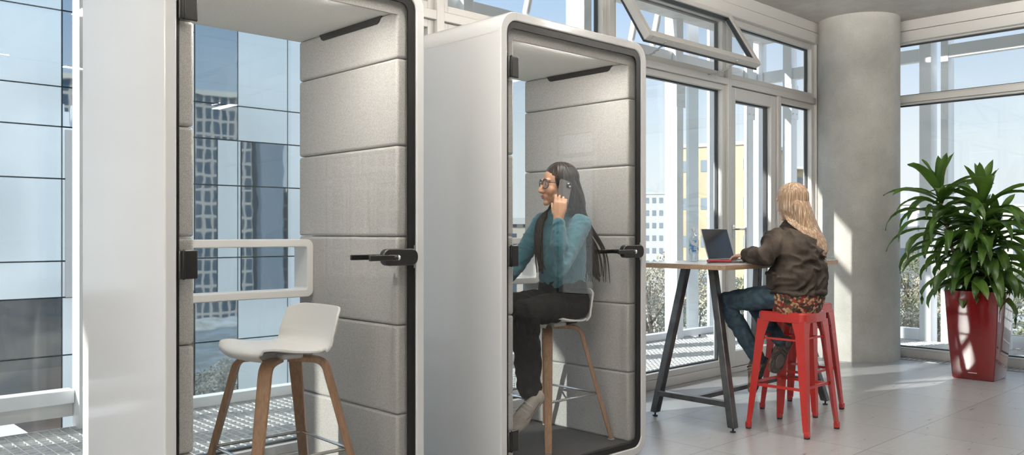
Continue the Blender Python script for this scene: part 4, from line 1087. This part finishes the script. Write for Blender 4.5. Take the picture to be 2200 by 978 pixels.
# ---- the woman in the booth -------------------------------------------------
P1 = thing('person', (3.475, 3.335, .75), 'person with long dark hair, glasses, teal top and black trousers, phoning inside the second booth', 'person')
Hc = V((3.475, 3.25, 1.525)); fH = V((-.93, .37, 0)); HM = frame(Hc, fH, tilt=-.04)
body = MB(); head_mesh(body, HM)
neck0 = V((3.525, 3.285, 1.33))
body.tube([neck0-V((0,0,.05)), neck0, HM @ V((0,-.028,-.06)), HM @ V((0,-.03,-.01))], [(.075,.055), (.055,.052), (.052,.054), (.05,.052)], n=16, up=(-1,0,0))
sh = [V((3.535, 3.425, 1.315)), V((3.535, 3.135, 1.305))]
torso = [((3.56,3.29,.85), (.150,.11)), ((3.555,3.29,.98), (.12,.088)), ((3.545,3.285,1.12), (.135,.095)), ((3.54,3.285,1.24), (.140,.085)), ((3.535,3.285,1.295), (.10,.05))]
body.tube([p for p, _ in torso], [r for _, r in torso], n=20, up=(-1,0,0), sub=3)
elR, wrR = V((3.42,3.53,1.07)), V((3.20,3.475,.945)); elL, wrL = V((3.325,3.095,1.065)), V((3.335,3.115,1.335))
for s_, e_, w_ in ((sh[0], elR, wrR), (sh[1], elL, wrL)):
    body.tube([s_+V((0,0,-.01)), s_.lerp(e_, .5), e_, e_.lerp(w_, .4), w_], [.036, .033, .026, .028, .022], n=14)
hand(body, wrR, (-.9,-.15,-.35), (0,.05,-1), (0,-1,0), .95, (.15,.3,.2))
hand(body, wrL, (.16,-.02,1), (.75,.62,-.1), (-.35,.4,.6), .98, (.30,.75,.65), .25, .03)
for hip, kn, an in (((3.55,3.20,.86), (3.12,3.15,.835), (3.18,3.165,.42)), ((3.55,3.37,.86), (3.13,3.40,.835), (3.11,3.39,.42))):
    body.tube([hip, kn], [.07, .05], n=14); body.tube([kn, V(kn).lerp(V(an), .35), an], [.05, .048, .032], n=14)
remeshed('body', body, .0038, 2, None, P1, M['skin'])
# top
kn_ = MB()
kn_.tube([V(p) for p, _ in torso[1:]]+[V((3.528,3.285,1.345))], [(.148,.112), (.156,.116), (.163,.108), (.150,.088), (.084,.070)], n=24, up=(-1,0,0), sub=3, round_ends=True)
for s_, e_, w_ in ((sh[0], elR, wrR), (sh[1], elL, wrL)):
    kn_.tube([s_, s_.lerp(e_, .5), e_, e_.lerp(w_, .45), w_.lerp(e_, .10)], [.064, .058, .053, .050, .036], n=16)
remeshed('sweater', kn_, .0065, 3, folds(.0045, (16,16,24), 3, .0015), P1, M['teal'])
# trousers
tr = MB(); tr.tube([(3.56,3.29,.86), (3.556,3.29,.94), (3.553,3.29,1.035)], [(.172,.128), (.158,.112), (.140,.103)], n=24, up=(-1,0,0))
for hip, kn, an in (((3.55,3.20,.855), (3.115,3.15,.84), (3.165,3.165,.44)), ((3.55,3.375,.855), (3.125,3.40,.84), (3.105,3.39,.44))):
    tr.tube([hip, V(hip).lerp(V(kn), .5), kn], [(.098,.085), (.088,.082), (.070,.070)], n=18, up=(0,0,1)); tr.tube([kn, V(kn).lerp(V(an), .4), an], [.072, .074, .068], n=18)
remeshed('trousers', tr, .007, 3, folds(.008, (12,12,12), 8, .002), P1, M['black_denim'])
for an, heel, toe in (((3.175,3.165,.42), (3.245,3.150,.395), (3.095,3.205,.225)), ((3.11,3.39,.42), (3.175,3.37,.39), (3.025,3.425,.22))):
    local(MB().tube([V(an)+V((0,0,.04)), V(an)-V((0,0,.03))], [.040,.042], n=14), P1).build('sock', M['sock'], P1, smooth='all')
    shoe(heel, toe, (-.55,-.50,.55), P1, M['shoe_white'], M['shoe_sole'], .265)
# hair
def tail1(th, f, rr):
    hv = HM @ V((math.sin(th)*.098, math.cos(th)*.085-.045, -.075))
    if f < .24:       # her left, nearest the door: tucked behind, falling down her back
        g = f/.24
        return [hv+V((.02,.01,-.02)), V((3.59+.02*g, 3.14+.02*g, 1.30)), V((3.64, 3.13+.05*g+rr.uniform(-.01,.01), 1.18)), V((3.675+rr.uniform(-.02,.03), 3.12+.05*g+rr.uniform(-.02,.02), 1.05-rr.uniform(0,.06)))]
    if f > .84:       # her right: over the shoulder to the front
        return [hv+V((-.01,.0,-.03)), V((3.445, 3.35+rr.uniform(-.02,.03), 1.33)), V((3.415, 3.345+rr.uniform(-.03,.03), 1.20)), V((3.405+rr.uniform(-.01,.02), 3.325+rr.uniform(-.04,.03), 1.07-rr.uniform(0,.05)))]
    g = (f-.24)/.6
    return [hv+V((.03,0,-.03)), V((3.615+rr.uniform(-.01,.01), 3.15+.22*g, 1.30)), V((3.66+rr.uniform(-.01,.01), 3.14+.24*g, 1.17)), V((3.68+rr.uniform(-.02,.03), 3.12+.25*g, 1.04-rr.uniform(0,.07)))]
hm = hair_locks(HM, 96, 62, 298, tail1, 3, .0125)
hm.ell((0,-.022,.045), (.080,.097,.085), HM, 28, 18)
for k in range(16):
    rr = random.Random(k+40); f0 = k/15
    a = HM @ V((.03*(1-2*f0), -.10, .02)); hm.tube([a, V((3.62, 3.15+.2*f0, 1.33)), V((3.70+rr.uniform(0,.03), 3.10+.2*f0, 1.15)), V((3.71+rr.uniform(-.01,.02), 3.08+.2*f0, .99+rr.uniform(-.02,.03)))], [.007,.006,.005,.0015], n=6, sub=5)
local(hm, P1).build('hair', M['hair_dark'], P1, smooth='all')
# eyes, brows, lips, spectacles
ey = MB()
for s in (-1, 1): ey.ell((s*.031,.080,.0075), (.0100,.0085,.0065), HM, 16, 10)
ey = local(ey, P1).build('eyes', M['eye'], P1, smooth='all')
ir = MB()
for s in (-1, 1): ir.ell((s*.031,.0880,.0075), (.0042,.0020,.0042), HM, 12, 8)
local(ir, P1).build('iris', M['black'], ey, smooth='all')
br = MB()
for s in (-1, 1): br.tube([HM @ V(p) for p in ((s*.014,.094,.030), (s*.030,.094,.036), (s*.048,.080,.030))], [.0035,.0035,.0015], n=8, sub=4)
local(br, P1).build('eyebrows', M['hair_dark'], P1)
li = MB(); li.ell((0,.0975,-.0565), (.019,.0060,.0050), HM); li.ell((0,.0955,-.0665), (.016,.0062,.0058), HM)
M['lip'] = pbr('lips', (.40,.10,.08), .4); local(li, P1).build('lips', M['lip'], P1, smooth='all')
gl = MB()
def rimloop(cx): return [HM @ V((cx+.026*math.copysign(abs(math.cos(a))**.8, math.cos(a)), .1015-abs(cx)*.18-(.010 if (cx*math.cos(a)) > 0 else 0)*abs(math.cos(a)), .006+.022*math.copysign(abs(math.sin(a))**.8, math.sin(a)))) for a in [2*PI*k/28 for k in range(29)]]
for s in (-1, 1):
    gl.tube(rimloop(s*.033), .0024, n=8, round_ends=False)
    gl.tube([HM @ V((s*.058,.084,.016)), HM @ V((s*.074,.070,.016)), HM @ V((s*.080,.0,.012)), HM @ V((s*.079,-.02,-.008))], .0024, n=8)
gl.tube([HM @ V((-.009,.101,.010)), HM @ V((0,.106,.014)), HM @ V((.009,.101,.010))], .0024, n=8)
M['spec'] = pbr('spectacle_frame', (.05,.06,.08), .25)
gt = thing('spectacles', HM @ V((0,.09,0)), 'dark-framed spectacles worn by the dark-haired woman on the phone', 'glasses')
local(gl, gt).build('rim', M['spec'], gt, smooth='all')
ln = MB()
for s in (-1, 1):
    lp_ = rimloop(s*.033)[:-1]; c_ = sum(lp_, V((0,0,0)))/len(lp_); ln.add([c_]+lp_, [(0, k+1, (k+1) % 28+1) for k in range(28)])
local(ln, gt).build('lens', M['lens'], gt)
# the phone
ph_c = V((3.405, 3.140, 1.475)); ax_u = (V((.35,.06,1))).normalized(); nrm_ = V((-.36,-.93,.0)); nrm_ = (nrm_-ax_u*nrm_.dot(ax_u)).normalized(); ax_s = ax_u.cross(nrm_)
PM = Matrix.Translation(ph_c) @ Matrix((ax_s, nrm_, ax_u)).transposed().to_4x4()
pt_ = thing('mobile_phone', ph_c, 'grey mobile phone held to the ear of the woman in the booth', 'phone')
def PMb(prism_): prism_.v = [PM @ p - ph_c for p in prism_.v]; return prism_
PMb(MB().prism(rrect(-.037,-.075,.037,.075,.011,6), 'y', -.004, .004)).build('case', M['phone'], pt_, bevel=.0015)
PMb(MB().prism(rrect(-.034,-.072,.034,.072,.009,6), 'y', -.0048, -.0041)).build('screen', M['screen'], pt_)
cm = PMb(MB().prism(rrect(.004,.036,.033,.070,.009,6), 'y', .0041, .0062)).build('camera_bump', M['black'], pt_)
cc = MB()
for a, b in ((.013,.060), (.025,.047)): cc.ell((a,.0066,b), (.006,.0018,.006))
PMb(cc).build('lens', M['chrome'], cm, smooth='all')

# ---- the woman at the table -------------------------------------------------
P2 = thing('person', (5.055, 2.665, .75), 'person with long blonde hair, dark olive jacket and jeans, typing at the high table', 'person')
Hc2 = V((5.135, 2.715, 1.455)); HM2 = frame(Hc2, (.22,.97,-.05), tilt=-.05)
body = MB(); head_mesh(body, HM2)
body.tube([(5.12,2.68,1.22), (5.122,2.695,1.29), HM2 @ V((0,-.028,-.06)), HM2 @ V((0,-.03,-.01))], [(.08,.06), (.056,.055), (.053,.055), (.05,.05)], n=16, up=(0,1,0))
shL, shR = V((4.965,2.73,1.215)), V((5.275,2.70,1.215))
elL2, wrL2 = V((4.80,2.715,1.115)), V((4.945,2.925,1.112)); elR2, wrR2 = V((5.43,2.80,1.11)), V((5.285,2.97,1.112))
body.tube([(5.06,2.64,.86), (5.07,2.63,1.0), (5.09,2.655,1.14), (5.12,2.695,1.22)], [(.15,.11), (.13,.10), (.14,.10), (.12,.07)], n=20, up=(0,1,0), sub=3)
for s_, e_, w_ in ((shL, elL2, wrL2), (shR, elR2, wrR2)):
    body.tube([s_, e_, w_], [.045, .034, .023], n=14)
hand(body, wrL2, (.22,.95,-.06), (0,0,-1), (1,0,0), .97, (.22,.35,.25), .6, .06)
hand(body, wrR2, (-.22,.95,-.06), (0,0,-1), (-1,0,0), .97, (.22,.35,.25), .6, .06)
legs2 = (((4.975,2.70,.855), (4.915,3.08,.80), (5.03,2.90,.43)), ((5.14,2.70,.855), (5.215,3.06,.80), (5.07,2.76,.555)))
for hip, kn, an in legs2:
    body.tube([hip, kn], [.07,.05], n=14); body.tube([kn, an], [.05,.033], n=14)
remeshed('body', body, .0042, 2, None, P2, M['skin_pale'])
jk = MB()
jk.tube([(5.065,2.635,.935), (5.065,2.625,.97), (5.072,2.62,1.03), (5.088,2.645,1.14), (5.112,2.685,1.225), (5.12,2.70,1.285)], [(.205,.165), (.203,.162), (.198,.152), (.198,.146), (.152,.10), (.075,.068)], n=26, up=(0,1,0), sub=3)
for s_, e_, w_ in ((shL, elL2, wrL2), (shR, elR2, wrR2)):
    jk.tube([s_+V((0,0,-.01)), s_.lerp(e_, .5), e_, e_.lerp(w_, .5), w_.lerp(e_, .06)], [.082, .077, .068, .058, .044], n=18)
    jk.tube([w_.lerp(e_, .14), w_.lerp(e_, .02)], [.049,.046], n=18)
jk.tube([V((5.12+.075*math.sin(a), 2.70+.07*math.cos(a), 1.292-.012*math.cos(a))) for a in [2*PI*k/20 for k in range(20)]], [(.014,.024)]*20, n=10, up=(0,0,1))
jk.tube([V((5.065+.200*math.sin(a), 2.635+.160*math.cos(a), .880)) for a in [2*PI*k/32 for k in range(33)]], [(.010,.016)]*33, n=8, up=(0,0,1))
jk.ell((4.955,2.705,.965), (.065,.075,.095))
remeshed('jacket', jk, .0065, 3, folds(.017, (8,8,13), 21, .005, 2.6), P2, M['jacket'])
jk_ = 0
pk = MB(); Mk = Matrix.Translation((4.912, 2.725, .955)) @ Matrix.Rotation(-.55, 4, 'Z'); pk.box((-.026,-.045,-.06), (.020,.045,.045), Mk); pk.box((-.032,-.050,.030), (.012,.050,.058), Mk)
local(pk, P2).build('pocket', M['jacket'], P2, bevel=.012, seg=3)
bl = MB(); bl.tube([(5.06,2.64,.80), (5.06,2.635,.845), (5.06,2.635,.90)], [(.186,.146), (.198,.158), (.190,.15)], n=30, up=(0,1,0))
remeshed('blouse', bl, .007, 3, folds(.008, (18,18,8), 5, .002), P2, M['floral'])
jn = MB(); jn.tube([(5.06,2.655,.835), (5.06,2.65,.90)], [(.180,.142), (.165,.13)], n=24, up=(0,1,0))
for hip, kn, an in legs2:
    h_, k_, a_ = V(hip), V(kn), V(an)
    jn.tube([h_, h_.lerp(k_, .5), k_], [(.095,.080), (.082,.075), (.062,.062)], n=18, up=(0,0,1)); jn.tube([k_, k_.lerp(a_, .4), a_], [.063, .058, .046], n=18)
remeshed('jeans', jn, .007, 3, folds(.008, (12,12,16), 12, .003), P2, M['jeans'])
shoe((5.125,2.715,.575), (4.905,2.730,.335), (.45,.86,.12), P2, M['boot'], M['boot_sole'], .275)
shoe((5.10,2.865,.425), (4.955,2.865,.235), (.1,.5,.6), P2, M['boot'], M['boot_sole'], .27)
def tail2(th, f, rr):
    g = f; x3 = abs(1-2*g); lat = (2*g-1)
    e = V((5.13+.075*lat+rr.uniform(-.010,.010), 2.500+rr.uniform(-.014,.012)+.02*x3, 1.105-rr.uniform(0,.05)+.035*x3))
    s = HM2 @ V((math.sin(th)*.090, min(math.cos(th)*.092-.016, .030), -.050))
    m1 = V((5.125+.104*lat, 2.630-.045*(1-x3)+.045*x3*x3, 1.325)); m2 = V((5.12+.098*lat, 2.555-.030*(1-x3), 1.235))
    return [s, m1, m2, e]
hm = hair_locks(HM2, 210, 30, 330, tail2, 8, .0085, top_r=(.081,.101,.091))
hm.ell((0,-.022,.042), (.080,.097,.086), HM2, 28, 18)
hm.tube([HM2 @ V((0,-.06,-.02)), V((5.15,2.60,1.29)), V((5.16,2.54,1.20)), V((5.17,2.51,1.14))], [(.085,.06), (.092,.045), (.085,.03), (.06,.015)], n=20, up=(0,1,0), sub=3)
local(hm, P2).build('hair', M['hair_blonde'], P2, smooth='all')
# ------------------------------------------------------------------ light
w = bpy.data.worlds.new('sky'); scene.world = w; w.use_nodes = True
nt = w.node_tree; nt.nodes.clear()
out = N(nt, 'ShaderNodeOutputWorld'); bg = N(nt, 'ShaderNodeBackground'); L(nt, bg.outputs[0], out.inputs[0])
tc = N(nt, 'ShaderNodeTexCoord'); sx = N(nt, 'ShaderNodeSeparateXYZ'); L(nt, tc.outputs['Generated'], sx.inputs[0])
r = N(nt, 'ShaderNodeValToRGB'); e = r.color_ramp.elements
e[0].position = 0; e[0].color = (.93,.94,.95,1); e[1].position = 1; e[1].color = (1.3,1.5,1.8,1)
x = e.new(.10); x.color = (.84,.90,.95,1); x = e.new(.26); x.color = (.46,.63,.86,1); x = e.new(.38); x.color = (.55,.72,.95,1); x = e.new(.6); x.color = (1.2,1.4,1.7,1)
L(nt, sx.outputs[2], r.inputs[0])
L(nt, r.outputs[0], bg.inputs[0]); bg.inputs[1].default_value = SKY
sd = bpy.data.lights.new('sun', 'SUN'); sd.energy = SUN; sd.angle = math.radians(.6); sd.color = (1, .95, .88)
so = bpy.data.objects.new('sun', sd); COL.objects.link(so)
trav = V((.92, -.37, -.414)).normalized()
so.rotation_euler = trav.to_track_quat('-Z', 'Y').to_euler()
# unseen pendants added overhead as fill light for room and ceiling
M['fill_lamp'] = None
m, nt2, out2 = new_mat('fill_diffuser'); em = N(nt2, 'ShaderNodeEmission'); em.inputs[0].default_value = (1,.96,.90,1); em.inputs[1].default_value = FILL; L(nt2, em.outputs[0], out2.inputs[0])
spots_l = [(-4.2, .6, 'nearest the left wall, front'), (-4.2, 3.0, 'nearest the left wall, by the long window'), (-2.6, 1.2, 'second from the left, front'), (-2.6, 3.2, 'second from the left, by the long window'),
           (-1.0, 2.6, 'left of the left booth'), (2.05, 2.15, 'between the two booths'), (4.9, 1.95, 'before the right booth'), (6.1, 1.0, 'near the red planter')]
m_up, nt3, out3 = new_mat('fill_uplight'); em3 = N(nt3, 'ShaderNodeEmission'); em3.inputs[0].default_value = (1,.96,.90,1); em3.inputs[1].default_value = FILL*11; L(nt3, em3.outputs[0], out3.inputs[0])
for x, y, lb_ in spots_l:
    hl, z = .76, 2.92
    if x > 6: x, y, hl, z = 7.0, 1.2, .38, 3.10
    t_ = thing('fill_pendant', (x, y, z), f'added fill light shaped as a slim linear pendant {lb_}, overhead', 'ceiling light', 'added linear fill lights')
    MB().box((x-.06, y-hl, z-.02), (x+.06, y+hl, z+.02)).build('housing', M['alu'], t_, world=True)
    MB().box((x-.05, y-hl+.01, z-.026), (x+.05, y+hl-.01, z-.0205)).build('diffuser', m, t_, world=True)
    MB().box((x-.05, y-hl+.01, z+.0205), (x+.05, y+hl-.01, z+.026)).build('diffuser', m_up, t_, world=True)
    for s_ in (-.8, .8): MB().tube([(x, y+s_*hl, z+.02), (x, y+s_*hl, CZ)], .003, n=6).build('cable', M['steel'], t_, world=True)
vs_ = scene.view_settings; vs_.view_transform = 'Standard'; vs_.look = 'None'; vs_.gamma = 1; vs_.exposure = EXPO; vs_.use_curve_mapping = False
scene.cycles.use_denoising = True
scene.cycles.max_bounces = 10; scene.cycles.transparent_max_bounces = 24; scene.cycles.glossy_bounces = 5; scene.cycles.diffuse_bounces = 5
scene.cycles.caustics_reflective = False; scene.cycles.caustics_refractive = False
scene.cycles.sample_clamp_indirect = 6
